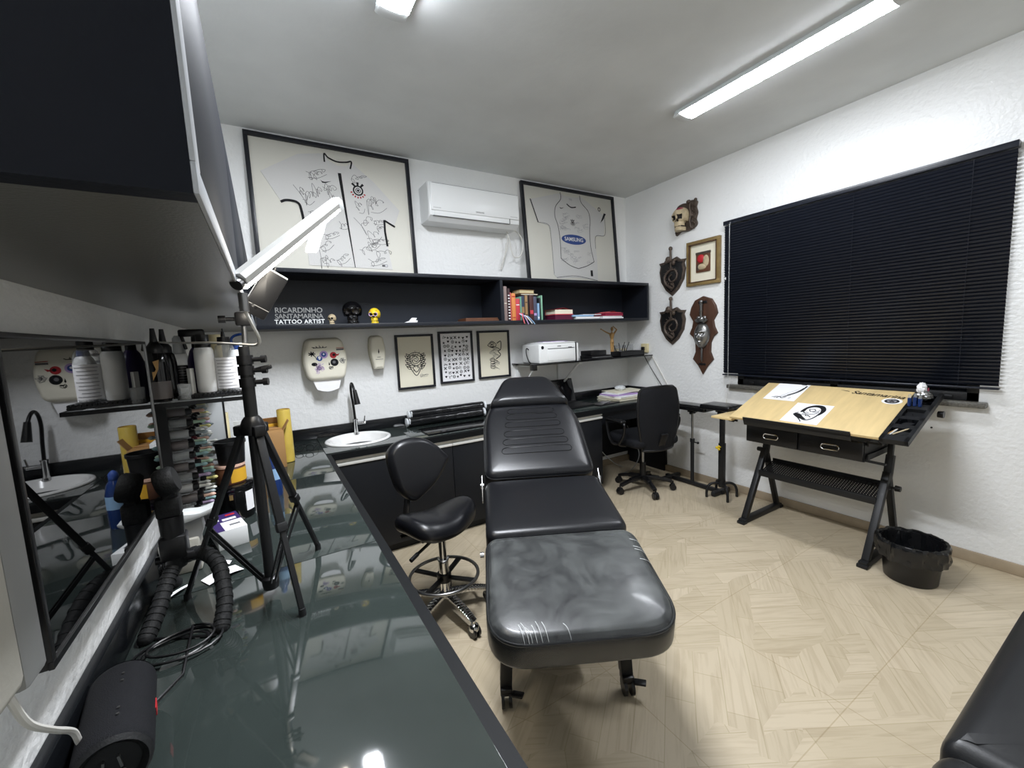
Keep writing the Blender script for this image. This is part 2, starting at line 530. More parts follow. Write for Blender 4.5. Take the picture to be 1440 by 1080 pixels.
def tag(o, label, cat, group=None, kind=None):
    if label: o['label'] = label
    if cat: o['category'] = cat
    if group: o['group'] = group
    if kind: o['kind'] = kind
    return o
def thing(name, label, cat, loc=(0, 0, 0), rz=0.0, group=None, rot=None):
    o = bpy.data.objects.new(name, None)
    o.empty_display_size = 0.05
    COL.objects.link(o)
    o.location = loc
    o.rotation_euler = rot if rot else (0, 0, rz)
    return tag(o, label, cat, group)
def struct(o, label=None, cat=None):
    return tag(o, label, cat, None, 'structure')
def dup(root, loc=None, label=None):
    r = root.copy(); COL.objects.link(r)
    if loc is not None: r.location = loc
    if label: r['label'] = label
    for ch in list(root.children):
        c = ch.copy(); COL.objects.link(c); c.parent = r
        for g in ch.children:
            d = g.copy(); COL.objects.link(d); d.parent = c
    return r
def rpoly(corners, rad, n=6):
    """rounded polygon from CCW corners"""
    out = []; N = len(corners)
    for i in range(N):
        p = V(corners[i][:2]); a = V(corners[i - 1][:2]); b = V(corners[(i + 1) % N][:2])
        r = rad[i] if isinstance(rad, (list, tuple)) else rad
        da = (a - p); db = (b - p); la = min(r, da.length * .49); lb = min(r, db.length * .49)
        q0 = p + da.normalized() * la; q1 = p + db.normalized() * lb
        for k in range(n + 1):
            t = k / n
            out.append(((1 - t) ** 2 * q0 + 2 * t * (1 - t) * p + t * t * q1)[:])
    return out
def resample(poly, step):
    out = []; N = len(poly)
    for i in range(N):
        a = V(poly[i][:2]); b = V(poly[(i + 1) % N][:2]); L = (b - a).length
        k = max(1, int(L / step))
        for j in range(k): out.append((a + (b - a) * j / k)[:])
    return out
def ell(cx, cy, rx, ry, n=32, a0=0.0, a1=2 * PI):
    return [(cx + rx * math.cos(a0 + (a1 - a0) * k / n), cy + ry * math.sin(a0 + (a1 - a0) * k / n)) for k in range(n + (0 if a1 - a0 >= 6.28 else 1))]
def smooth_path(pts, n=8, closed=False):
    P = [V(p) for p in pts]; out = []; N = len(P)
    rng = range(N) if closed else range(N - 1)
    for i in rng:
        if closed: p0, p1, p2, p3 = P[i - 1], P[i], P[(i + 1) % N], P[(i + 2) % N]
        else: p0, p1, p2, p3 = P[max(i - 1, 0)], P[i], P[i + 1], P[min(i + 2, N - 1)]
        for k in range(n):
            t = k / n
            out.append(0.5 * ((2 * p1) + (p2 - p0) * t + (2 * p0 - 5 * p1 + 4 * p2 - p3) * t * t + (3 * p1 - p0 - 3 * p2 + p3) * t ** 3))
    if not closed: out.append(P[-1])
    return [p[:] for p in out]
def Tr(*a): return Matrix.Translation(a)
def Rx(a): return Matrix.Rotation(a, 4, 'X')
def Ry(a): return Matrix.Rotation(a, 4, 'Y')
def Rz(a): return Matrix.Rotation(a, 4, 'Z')
# ---------------------------------------------------------------- room
XL, XR, YB, YF, H = -0.337, 3.36, 3.20, -1.35, 2.786
CAMZ = 1.3888
def shell():
    struct(MB().bb((XL - .1, YF - .1, -.1), (XR + .1, YB + .1, 0)).build('floor', 'floor', smooth=0))
    struct(MB().bb((XL - .1, YF - .1, H), (XR + .1, YB + .1, H + .1)).build('ceiling', 'ceil', smooth=0))
    struct(MB().bb((XL - .1, YB, 0), (XR + .1, YB + .1, H)).build('wall_back', 'wall', smooth=0))
    struct(MB().bb((XL - .1, YF - .1, 0), (XL, YB, H)).build('wall_left', 'wall', smooth=0))
    struct(MB().bb((XL, YF - .1, 0), (XR + .1, YF, H)).build('wall_front', 'wall', smooth=0))
    w = MB()
    wy0, wy1, wz0, wz1 = 0.62, 1.98, 0.925, 2.17
    x0, x1 = XR, XR + .14
    w.bb((x0, YF, 0), (x1, wy0, H)).bb((x0, wy1, 0), (x1, YB, H)).bb((x0, wy0, 0), (x1, wy1, wz0)).bb((x0, wy0, wz1), (x1, wy1, H))
    struct(w.build('wall_right', 'wall', smooth=0))
    # window behind the blind
    r = thing('window_1', 'dark framed window almost hidden behind the black blind', 'window')
    r['kind'] = 'structure'
    f = MB()
    for a, b in (((wy0, wz0), (wy1, wz0 + .05)), ((wy0, wz1 - .05), (wy1, wz1)), ((wy0, wz0), (wy0 + .05, wz1)), ((wy1 - .05, wz0), (wy1, wz1)), ((1.275, wz0), (1.325, wz1))):
        f.bb((XR + .0, a[0], a[1]), (XR + .05, b[0], b[1]), .004)
    f.build('window_frame', 'metal_k', r)
    MB().bb((XR + .02, wy0 + .03, wz0 + .03), (XR + .026, wy1 - .03, wz1 - .03)).build('window_pane', 'night', r, smooth=0)
    for y in (.74, 1.02, 1.62, 1.86):
        MB().bb((XR - .012, y - .02, wz0 + .012), (XR, y + .02, wz0 + .03), .004).build('latch', 'metal_k', r)
    struct(MB().bb((XR - .05, .585, .893), (XR + .02, 2.05, .925), .006).build('trim_1', 'granite'), 'grey granite sill below the window', 'window sill')
    # skirting
    struct(MB().bb((XR - .014, YF, 0), (XR, YB, .065), .004).build('baseboard_right', 'base'))
    struct(MB().bb((2.5, YB - .014, 0), (XR - .014, YB, .065), .004).build('baseboard_back', 'base'))
shell()

# ---------------------------------------------------------------- ceiling lights
def ceiling_light(xc, label, lm='lamp'):
    t = thing('ceiling_light', label, 'ceiling light', (xc, 1.293, H), group='ribbed strip lights on the ceiling')
    L = 1.10; w = .135
    h = MB()
    pr = [(-w / 2, -.030), (w / 2, -.030), (w / 2 - .014, 0), (-w / 2 + .014, 0)]
    h.prism(pr, -L / 2, L / 2)
    h.bb((.05, -.2, -.012), (.075, .02, 0), .002)
    h.build('housing', 'white_pl2', t, smooth=30)
    d = MB()
    n = 96; nu = 11
    def fn(u, v):
        a = PI * (1 - u)
        rib = 1.0 + .045 * (1 if int(v * (n - 1)) % 2 else -1) * (abs(math.cos(a)) ** 2)
        return (w * .47 * math.cos(a) * rib, (v - .5) * (L - .085), -.0305 - .010 * math.sin(a) ** .5)
    d.grid(fn, nu, n)
    d.build('diffuser', lm, t, smooth=25)
    for s in (-1, 1):
        e = MB()
        pe = [(-w * .48, -.030)] + [(w * .48 * math.cos(PI + PI * k / 10), -.030 + .014 * math.sin(PI + PI * k / 10)) for k in range(1, 10)] + [(w * .48, -.030)]
        ya, yb = (s * (L / 2 - .042), s * (L / 2 + .008))
        e.prism(pe, min(ya, yb), max(ya, yb), .004)
        e.build('end_cap', 'white_pl2', t)
    return t
ceiling_light(2.448, 'bright ribbed strip light on the ceiling over the window side', 'lampR')
ceiling_light(0.583, 'bright ribbed strip light on the ceiling nearest the black wall cupboard')

# ---------------------------------------------------------------- upper cabinet on the left wall
def upper_cabinet():
    t = thing('upper_cabinet', 'long black wall cupboard hanging over the mirror and counter', 'cupboard', (XL, .42, 1.515))
    W, D, Hh = 2.78, .304, .355
    MB().bb((0.001, .0255, 0.0), (D - .004, W, .025)).build('bottom_panel', 'under', t, smooth=0)
    MB().bb((0.001, 0, Hh - .025), (D - .004, W, Hh)).build('top_panel', 'black', t, smooth=0)
    for y in (0, W - .025):
        MB().bb((0.001, y, 0 if y == 0 else .025), (D - .004, y + .025, Hh - .025)).build('side_panel', 'navy', t, smooth=0)
    MB().bb((0.001, .025, .025), (.01, W - .025, Hh - .025)).build('back_panel', 'navy', t, smooth=0)
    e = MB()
    e.bb((D - .004, 0, 0), (D, W, .025), .001).bb((D - .004, 0, .025), (D, .03, Hh), .001)  # board edges are dark; grazing wall reflection is put into their colour
    e.build('edge_strip', 'edge', t)['label'] = 'edge strip of the cupboard, painted pale like reflected light'
    n = 4; y0 = .034
    for k in range(n):
        a = y0 + k * (W - .04) / n; b = a + (W - .04) / n - .004
        MB().bb((D - .02, a, .028), (D - .002, b, Hh - .002), .001).build('door', 'navy', t)
upper_cabinet()

# led tube lamp on the cabinet
def led_lamp():
    p0 = V((-.026, .93, 1.512)); p1 = V((.202, 1.2, 1.757))
    d = (p1 - p0).normalized()
    t = thing('tube_lamp', 'slim lit white tube lamp sticking out from the black cupboard corner', 'lamp', p0)
    side = d.cross(V((0, 0, 1))).normalized(); up = side.cross(d).normalized()
    R = Matrix((side, d, up)).transposed().to_4x4()
    L = (p1 - p0).length
    h = MB()
    h.prism([(-.013, 0), (-.016, .012), (-.010, .022), (.010, .022), (.016, .012), (.013, 0)], 0, L - .02, 0, T=R)
    h.build('housing', 'grey_case', t)
    MB().grid(lambda u, v: R @ V((.012 * math.cos(PI + PI * u), .004 + v * (L - .028), .0 + .011 * math.sin(PI + PI * u))), 9, 2).build('diffuser', 'lamp2', t)
    e = MB()
    e.prism([(-.013, -.008), (-.016, .012), (-.010, .022), (.010, .022), (.016, .012), (.013, -.008)], L - .02, L + .002, .002, T=R)
    e.cyl(R @ V((0, L, .008)), R @ V((0, L + .022, .008)), .011, .003)
    e.build('end_cap', 'white_pl2', t)
    k = MB().cyl(R @ V((0, -.012, .006)), R @ V((0, .004, .006)), .012).cyl((0.0, -.002, -.016), (0.0, -.004, -.05), .008)
    k.build('connector', 'steel', t)
    P = [(0, -.004, -.045), (.010, .0, -.075), (.018, .02, -.10), (.012, .06, -.112), (-.02, .16, -.108), (-.08, .30, -.10), (-.15, .45, -.095), (-.21, .58, -.09), (-.262, .74, -.082)]
    MB().tube(smooth_path(P, 8), .0032, 6).build('cord', 'white_cable', t)
led_lamp()

# ---------------------------------------------------------------- back shelf unit
SY = 2.85
def back_shelf():
    t = thing('wall_shelf', 'long black open wall shelf under the framed jerseys', 'shelf', (-.03, SY, 1.51))
    W, D, Hh, b = 3.33, .348, .362, .024
    MB().bb((0, 0, 0), (W, D, b), .001).build('bottom_board', 'black_in', t)
    MB().bb((0, 0, Hh - b), (W, D, Hh), .001).build('top_board', 'black_in', t)
    for x in (W - b,):
        MB().bb((x, 0, b), (x + b, D, Hh - b)).build('end_panel', 'black_in', t, smooth=0)
    MB().bb((1.648, .002, b), (1.672, D, Hh - b)).build('divider', 'black_in', t, smooth=0)
    MB().bb((0, D - .012, b), (W - b, D, Hh - b)).build('back_panel', 'shelf_back', t, smooth=0)
back_shelf()

# ---------------------------------------------------------------- worktop, cabinets
CT = .75
def worktop():
    t = thing('worktop', 'black L-shaped worktop topped with dark glass running along two walls', 'worktop', (0, 0, 0))
    xf, yf, y0 = .281, 2.652, .46
    s = MB()
    pl = [(XL, y0), (xf, y0), (xf, yf), (XR - .001, yf), (XR - .001, YB - .001), (XL, YB - .001)]
    def holed(mb, x0, y0_, x1, y1, z0, z1):
        cx, cy, rx, ry, n = .495, 2.945, .203, .193, 72
        inn = []; out = []
        for k in range(n):
            a = 2 * PI * k / n; dx, dy = math.cos(a), math.sin(a)
            inn.append((cx + rx * dx, cy + ry * dy))
            tx = ((x1 if dx > 0 else x0) - cx) / dx if abs(dx) > 1e-6 else 1e9
            ty = ((y1 if dy > 0 else y0_) - cy) / dy if abs(dy) > 1e-6 else 1e9
            q = min(tx, ty)
            out.append([cx + q * dx, cy + q * dy])
        for X in (x0, x1):
            for Y in (y0_, y1):
                k = min(range(n), key=lambda i: (out[i][0] - X) ** 2 + (out[i][1] - Y) ** 2)
                out[k] = [X, Y]
        vs = [(p[0], p[1], z) for z in (z1, z0) for p in out] + [(p[0], p[1], z) for z in (z1, z0) for p in inn]
        fs = []
        for k in range(n):
            j = (k + 1) % n
            fs += [(k, j, 2 * n + j, 2 * n + k), (n + k, 3 * n + k, 3 * n + j, n + j), (k, n + k, n + j, j), (2 * n + k, 2 * n + j, 3 * n + j, 3 * n + k)]
        mb.add(vs, fs)
    s.bb((XL, y0, CT - .046), (xf, YB - .001, CT - .006), .0).bb((.80, yf, CT - .046), (XR - .001, YB - .001, CT - .006))
    holed(s, xf, yf, .80, YB - .001, CT - .046, CT - .006)
    s.build('slab', 'worktop', t)
    g = [((XL + .02, y0 + .03), (xf - .028, 1.35)), ((XL + .02, 1.353), (xf - .028, 2.255)), ((XL + .02, 2.258), (xf - .028, YB - .022)),
         ((.803, yf + .022), (2.2, YB - .022)), ((2.203, yf + .022), (XR - .022, YB - .022))]
    hg = MB(); holed(hg, xf - .025, yf + .022, .80, YB - .022, CT - .006, CT)
    hg.build('glass_sheet', 'glass_top', t, smooth=20)
    for a, b in g:
        MB().bb((a[0], a[1], CT - .006), (b[0], b[1], CT), .0015).build('glass_sheet', 'glass_top', t)
    MB().bb((XL + .001, YB - .02, CT - .006), (XR - .001, YB - .001, .828), .002).build('upstand', 'splash', t)
    MB().bb((XL + .001, y0, CT - .006), (XL + .02, YB - .02, .828), .002).build('upstand', 'splash', t)
    MB().bb((XR - .02, yf, CT - .006), (XR - .001, YB - .02, .828), .002).build('upstand', 'splash', t)
worktop()
def base_cabinet(x0, x1, y, rz, label, doors=2, drawers=0):
    t = thing('base_cabinet', label, 'cabinet', (x0[0], x0[1], 0) if isinstance(x0, tuple) else (x0, y, 0), rz, group='black cabinets under the worktop')
    W = x1
    MB().bb((0.001, .024, .06), (W - .001, .50, .70)).build('body', 'black', t, smooth=0)
    MB().bb((0.001, .05, 0), (W - .001, .48, .06)).build('plinth', 'black', t, smooth=0)
    n = doors
    for k in range(n):
        a = k * W / n + .002; b = (k + 1) * W / n - .002
        d = MB().bb((a, 0, .064), (b, .02, .655), .001).build('door', 'black', t)
    p = MB()
    p.prism([(0, .66), (0, .672), (0, .688), (0, .70)], 0, .01) if False else None
    p.bb((.001, -.006, .686), (W - .001, .02, .700), .002).bb((.001, -.010, .658), (W - .001, .012, .676), .003).bb((.001, .008, .676), (W - .001, .02, .686))
    p.build('handle_profile', 'alu', t)
    return t
base_cabinet(.305, .765, 2.675, 0, 'black base cabinet with pale metal grip rail, under the sink behind the stool', 1)
base_cabinet(1.07, .74, 2.675, 0, 'black base cabinet with pale metal grip rail, partly behind the treatment bed', 2)
base_cabinet(1.81, .675, 2.675, 0, 'black base cabinet with pale metal grip rail, beside the desk knee space', 2)
for k in range(2):
    base_cabinet((.262, .50 + k * 1.08), 1.075, 0, PI / 2, ['black base cabinet below the left counter, nearest the camera', 'black base cabinet below the left counter, beside the corner'][k], 2)
def desk_parts():
    t = thing('knee_space_panels', 'black desk panels carrying the worktop beside the office chair', 'desk', (2.49, 2.68, 0))
    MB().bb((.835, 0, .066), (.858, .50, .70)).build('side_panel', 'black', t, smooth=0)
    MB().bb((0, .47, .12), (.835, .49, .70)).build('back_panel', 'black', t, smooth=0)
    MB().bb((0, 0, .60), (.835, .018, .70)).build('apron', 'black', t, smooth=0)
    MB().bb((.835, .02, 0), (.852, .48, .066)).build('foot', 'black', t, smooth=0)
    # hanging sockets and cords under the desk
    c = MB().bb((.02, .12, .38), (.06, .15, .43), .004)
    c.build('socket', 'plastic_k', t)
    k = MB().tube(smooth_path([(.05, .13, .38), (.12, .1, .28), (.26, .12, .17), (.40, .2, .10), (.5, .25, .05)], 6), .004, 6)
    k.tube(smooth_path([(.62, .3, .45), (.66, .24, .3), (.68, .2, .15), (.6, .22, .02), (.4, .2, .008)], 6), .004, 6)
    k.build('cable', 'grey_pl', t)
desk_parts()

# ---------------------------------------------------------------- sink and faucet
def sink():
    t = thing('sink', 'white oval washbasin set in the counter in front of the tap', 'sink', (.495, 2.945, CT))
    pr = [(.0, -.095), (.06, -.094), (.12, -.07), (.165, -.03), (.178, .004), (.184, .010), (.196, .013), (.206, .010), (.209, .002), (.208, .0005)]
    MB().lathe(pr, n=48, sx=1.03, sy=.98, cap=False).build('basin', 'porcelain', t, smooth=60)
    MB().lathe([(.0, -.094), (.02, -.093), (.021, -.088), (.012, -.086), (0, -.087)], n=20).build('drain', 'chrome', t)
    for k, (x, y) in enumerate(((-.02, -.03), (.03, .02), (.06, -.06))):
        pass
sink()
def faucet():
    t = thing('faucet', 'tall black gooseneck tap with chrome base behind the white washbasin', 'tap', (.515, 3.135, CT))
    b = MB().lathe([(.026, 0), (.026, .006), (.017, .012), (.015, .10), (.018, .104), (.018, .112)], n=20)
    b.build('base', 'chrome', t)
    P = [(0, 0, .11), (-.004, 0, .2), (-.012, -.005, .29), (-.016, -.03, .352), (-.016, -.07, .378), (-.014, -.11, .362), (-.010, -.135, .325)]
    MB().tube(smooth_path(P, 8), .0085, 12).build('neck', 'plastic_k', t)
    MB().cyl((-.010, -.133, .335), (-.002, -.152, .235), .013, .021, 18).build('spray_head', 'plastic_k', t)
    h = MB().cyl((.012, 0, .075), (.065, -.012, .078), .010).cyl((.058, -.01, .078), (.066, -.012, .128), .005, .004)
    h.ball((.062, -.011, .078), .012)
    h.build('lever', 'chrome', t)
faucet()

# ---------------------------------------------------------------- mirror and panel, left wall
def television():
    t = thing('television', 'flat black television on the left wall, its glossy screen reflecting the tap and dispenser', 'television', (XL, 1.10, 1.207))
    x = .061
    MB().bb((.001, -.25, -.15), (.03, .25, .15), .004).build('wall_mount', 'plastic_k', t)
    MB().bb((.024, -.362, -.219), (x - .002, .362, .219), .003).build('back_case', 'plastic_k', t)
    MB().bb((x - .004, -.352, -.208), (x, .354, .212)).build('screen', 'screen', t, smooth=0)
    f = MB()
    f.bb((x - .004, -.362, -.219), (x + .002, .362, -.208), .001).bb((x - .004, -.362, .212), (x + .002, .362, .219), .001)
    f.bb((x - .004, .354, -.208), (x + .002, .362, .212), .001).bb((x - .004, -.362, -.208), (x + .002, -.352, .212), .001)
    f.build('bezel', 'plastic_k', t)
    k = MB().bb((x - .001, -.354, -.2085), (x + .0026, .356, -.2065)).bb((x - .001, .3535, -.2085), (x + .0026, .3555, .212))
    k.build('inner_edge', 'steel', t, smooth=0)
television()
def wall_panel():
    t = thing('wall_panel', 'thick pale upright panel with dusty grey edge, fixed at the near end of the television', 'panel', (XL, .60, 1.20))
    MB().bb((.001, -.20, -.17), (.076, .050, .225), .014, seg=3).build('casing', 'beige_pad', t)
    MB().bb((.001, .051, -.182), (.073, .104, .222), .008).build('side_trim', 'grey_pl', t)
    w = MB()
    w.grid(lambda u, v: (.079 + .005 * noise.noise(V((u * 7, v * 9, 3))), -.19 + .14 * u, -.06 + .16 * v + .012 * noise.noise(V((u * 5, 1, v)))), 24, 18)
    w.build('plastic_wrap', 'film', t)
    P = [(.045, .02, -.165), (.047, .06, -.15), (.047, .078, -.20), (.047, .102, -.25), (.047, .151, -.301), (.047, .198, -.345), (.048, .212, -.378), (.05, .25, -.435), (.05, .27, -.44)]
    MB().tube(smooth_path(P, 8), .0042, 8).build('cord', 'white_cable', t)
wall_panel()
# ---------------------------------------------------------------- ink helpers
def scribble(mb, cx, cz, w, h, y, seed, lw=.0022, m=0, rot=0.0, loops=5):
    r = random.Random(seed); pts = []
    n = loops * 4
    big = r.randrange(0, max(1, n // 3))
    for i in range(n):
        t = i / (n - 1)
        x = (t - .5) * w + math.sin(i * 1.57) * w * .13 * r.uniform(.3, 2.0)
        z = math.cos(i * 1.57) * h * .5 * (r.uniform(.9, 1.6) if big <= i < big + 3 else r.uniform(.15, .55)) + (t - .5) * h * .3
        pts.append((x * math.cos(rot) - z * math.sin(rot) + cx, x * math.sin(rot) + z * math.cos(rot) + cz))
    mb.stroke(smooth_path([(p[0], p[1], 0) for p in pts], 5), lw, y, m)
    if r.random() < .6:
        q = [(-.5 * w, -.45 * h), (0, -.6 * h), (.55 * w, -.35 * h)]
        mb.stroke(smooth_path([(a * math.cos(rot) - b * math.sin(rot) + cx, a * math.sin(rot) + b * math.cos(rot) + cz, 0) for a, b in q], 5), lw, y, m)

def picture(name, label, cat, loc, rz, w, h, fw, fd, frame_m, board_m, group=None, lean=0.0, glass=True):
    """framed picture, origin at bottom centre on the back plane; front faces local -y"""
    t = thing(name, label, cat, loc, group=group, rot=(-lean, 0, rz) if lean else (0, 0, rz))
    f = MB()
    f.bb((-w / 2, -fd, 0), (w / 2, 0, fw), .002).bb((-w / 2, -fd, h - fw), (w / 2, 0, h), .002)
    f.bb((-w / 2, -fd, fw), (-w / 2 + fw, 0, h - fw), .002).bb((w / 2 - fw, -fd, fw), (w / 2, 0, h - fw), .002)
    f.build('frame', frame_m, t)
    MB().bb((-w / 2 + fw * .5, -.010, fw * .5), (w / 2 - fw * .5, -.002, h - fw * .5)).build('backing', board_m, t, smooth=0)
    if glass:
        MB().flat([(-w / 2 + fw * .7, fw * .7), (w / 2 - fw * .7, fw * .7), (w / 2 - fw * .7, h - fw * .7), (-w / 2 + fw * .7, h - fw * .7)], -fd * .72).build('glass', 'pane', t, smooth=0)
    return t

# ---------------------------------------------------------------- framed jerseys
def crest(mb, cx, cz, s, y, mk, mr, mw=None):
    # round badge with crossed oars over it and a ring below
    for a in (-.62, 0, .62):
        x = math.sin(a) * s * 1.3; z = math.cos(a) * s * 1.15
        mb.stroke([(cx + x * .45, cz + z * .55), (cx + x, cz + z)], s * .22, y, mk, w1=s * .34)
    ring = [(cx + s * .62 * math.cos(t), cz + s * .62 * math.sin(t)) for t in [2 * PI * k / 24 for k in range(25)]]
    mb.stroke(ring, s * .2, y, mk)
    mb.disc((cx, cz), s * .36, y - .0003, mk)
    mb.disc((cx, cz), s * .26, y - .0006, mr if mw is None else mw)
    mb.disc((cx, cz), s * .17, y - .0009, mk)
    arc = [(cx + s * .98 * math.cos(t), cz + s * .98 * math.sin(t)) for t in [PI * 1.08 + PI * .84 * k / 14 for k in range(15)]]
    for k in range(0, 14, 2): mb.stroke(arc[k:k + 2], s * .26, y, mr)

def jersey_one():
    t = picture('framed_jersey', 'large framed white football jersey covered in black autographs, with a black front placket', 'framed jersey', (.533, 3.152, 1.873), 0, 1.052, .89, .026, .03, 'frame_k', 'board', 'framed jerseys leaning on the wall shelf', lean=.048)
    u0 = -.526
    J = lambda pts: [(u0 + a, b) for a, b in pts]
    out = J([(.470, .835), (.30, .80), (.075, .655), (.178, .470), (.235, .487), (.292, .472), (.300, .30), (.303, .072), (.865, .066), (.842, .255), (.835, .42), (.905, .385), (.955, .505), (.78, .69), (.64, .80), (.60, .77), (.545, .765), (.49, .79)])
    MB().prism(out[::-1], -.014, -.0105, .001).build('jersey', 'cloth', t, smooth=0)
    k = MB(); y = -.0145
    k.stroke(smooth_path([(p[0], p[1], 0) for p in J([(.463, .775), (.466, .832), (.49, .808), (.545, .79), (.605, .797), (.640, .806), (.628, .755)])], 5), .010, y)
    k.stroke(J([(.553, .715), (.572, .44), (.600, .07)]), .022, y, w1=.005)
    k.stroke(smooth_path([(p[0], p[1], 0) for p in J([(.172, .473), (.20, .487), (.235, .489), (.268, .482), (.286, .455), (.298, .36), (.302, .27)])], 5), .016, y)
    k.stroke(J([(.910, .382), (.872, .402), (.835, .422)]), .013, y)
    k.stroke(J([(.835, .425), (.833, .34), (.842, .235)]), .015, y)
    k.build('trim', 'ink', t, smooth=0)
    s = MB()
    # tick-shaped maker's mark
    s.flat(J([(.425, .652), (.436, .633), (.456, .633), (.497, .652), (.452, .641), (.437, .643)]), y)
    spots = [(.40, .70, .12, .07), (.40, .675, .10, .05), (.345, .545, .06, .12), (.40, .565, .06, .10), (.30, .555, .04, .10), (.475, .60, .08, .07), (.495, .52, .05, .15), (.435, .475, .05, .08), (.37, .43, .08, .06), (.68, .70, .10, .045), (.665, .505, .05, .09), (.755, .55, .07, .13), (.79, .53, .12, .10), (.70, .39, .11, .11), (.79, .41, .07, .04), (.80, .365, .05, .03), (.745, .30, .10, .08), (.80, .275, .11, .05), (.70, .21, .12, .07), (.74, .235, .09, .05), (.81, .19, .12, .08), (.76, .125, .12, .05), (.42, .215, .09, .06), (.40, .12, .05, .10), (.435, .10, .08, .06), (.52, .13, .09, .06), (.55, .36, .06, .05), (.46, .285, .10, .04)]
    for i, (a, b, w, h) in enumerate(spots):
        scribble(s, u0 + a, b, w, h, y, 100 + i, .0021, 0, .25 + .3 * math.sin(i * 2.1), 3 + i % 2)
    s.build('signatures', 'ink', t, smooth=0)
    c = MB(); crest(c, u0 + .668, .612, .050, y - .0005, 0, 1, 2)
    c.build('crest', ['ink', 'red', 'paper'], t, smooth=0)
    lb = MB().bb((u0 + .79, -.0155, .084), (u0 + .83, -.014, .100), 0).bb((u0 + .812, -.0158, .087), (u0 + .827, -.0154, .097), 0, 1)
    lb.build('hem_tag', ['ink_g', 'paper'], t, smooth=0)
jersey_one()

def jersey_two():
    t = picture('framed_jersey', 'framed white football jersey with a blue oval sponsor badge, beside the air conditioner', 'framed jersey', (2.608, 3.122, 1.873), 0, 1.108, .89, .026, .03, 'frame_k', 'board', 'framed jerseys leaning on the wall shelf', lean=.08)
    # outline points read across the picture: u 0..1 over the width, v 0..1 over the height
    W, Hh = 1.108, .89
    J = lambda pts: [((a - .5) * W, b * Hh) for a, b in pts]
    out = J([(.385, .945), (.08, .835), (.145, .615), (.245, .60), (.265, .55), (.262, .10), (.30, .055), (.50, .075), (.70, .06), (.745, .04), (.755, .30), (.745, .535), (.86, .555), (.88, .78), (.62, .945), (.58, .93), (.45, .925)])
    MB().prism(out[::-1], -.014, -.0105, .001).build('jersey', 'cloth', t, smooth=0)
    y = -.0145
    k = MB()
    S = lambda pts, w: k.stroke(smooth_path([(p[0], p[1], 0) for p in J(pts)], 5), w, y)
    S([(.395, .955), (.395, .885), (.335, .80), (.320, .70), (.345, .60), (.355, .45), (.350, .265)], .006)
    S([(.350, .265), (.44, .20), (.53, .17)], .006); S([(.53, .17), (.63, .205), (.715, .255)], .006)
    S([(.715, .255), (.69, .41), (.69, .58), (.705, .70), (.69, .80), (.62, .88), (.605, .955)], .006)
    S([(.455, .845), (.50, .815), (.555, .825)], .011)
    S([(.085, .84), (.145, .615)], .010)
    S([(.145, .615), (.24, .605), (.262, .52), (.266, .10)], .003)
    S([(.88, .76), (.87, .565), (.76, .54), (.745, .40)], .004)
    S([(.29, .065), (.50, .09), (.74, .05)], .004)
    k.flat(J([(.90, .80), (.875, .805), (.825, .69), (.865, .735)]), y)
    k.flat(J([(.375, .80), (.385, .785), (.40, .787), (.425, .805), (.395, .793)]), y)
    for a in range(8):
        q = a * PI / 4
        k.stroke(J([(.822 + .014 * math.cos(q), .84 + .02 * math.sin(q)), (.822 + .014 * math.cos(q + PI / 4), .84 + .02 * math.sin(q + PI / 4))]), .007, y)
    k.bb(((.665 - .5) * W, -.0152, .095 * Hh), ((.69 - .5) * W, -.0142, .16 * Hh))
    k.build('trim', 'ink', t, smooth=0)
    b = MB()
    b.disc(((.505 - .5) * W, .475 * Hh), .133 * W, y - .0008, 0, 40, rz=.052 * Hh)
    b.text('SAMSUNG', .049, Tr((.505 - .5) * W, y - .0016, .475 * Hh), 1, 0, 0, .0012, 1.02)
    b.build('sponsor_badge', ['blue', 'paper'], t, smooth=0)
    c = MB(); crest(c, (.505 - .5) * W, .655 * Hh, .028, y - .0005, 0, 1)
    c.build('crest', ['ink', 'wood_d'], t, smooth=0)
    s = MB()
    for i in range(34):
        r = random.Random(i * 3 + 1)
        a = r.uniform(.37, .68); bb = r.choice([r.uniform(.56, .78), r.uniform(.24, .38)])
        if abs(a - .505) < .04 and bb > .58: continue
        scribble(s, (a - .5) * W, bb * Hh, .07, .03, y, i, .0016, 0, r.uniform(-.3, .5), 4)
    s.text('TRI', .028, Tr(0, y, .895 * Hh), 0)
    s.build('signatures', 'ink_l', t, smooth=0)
jersey_two()

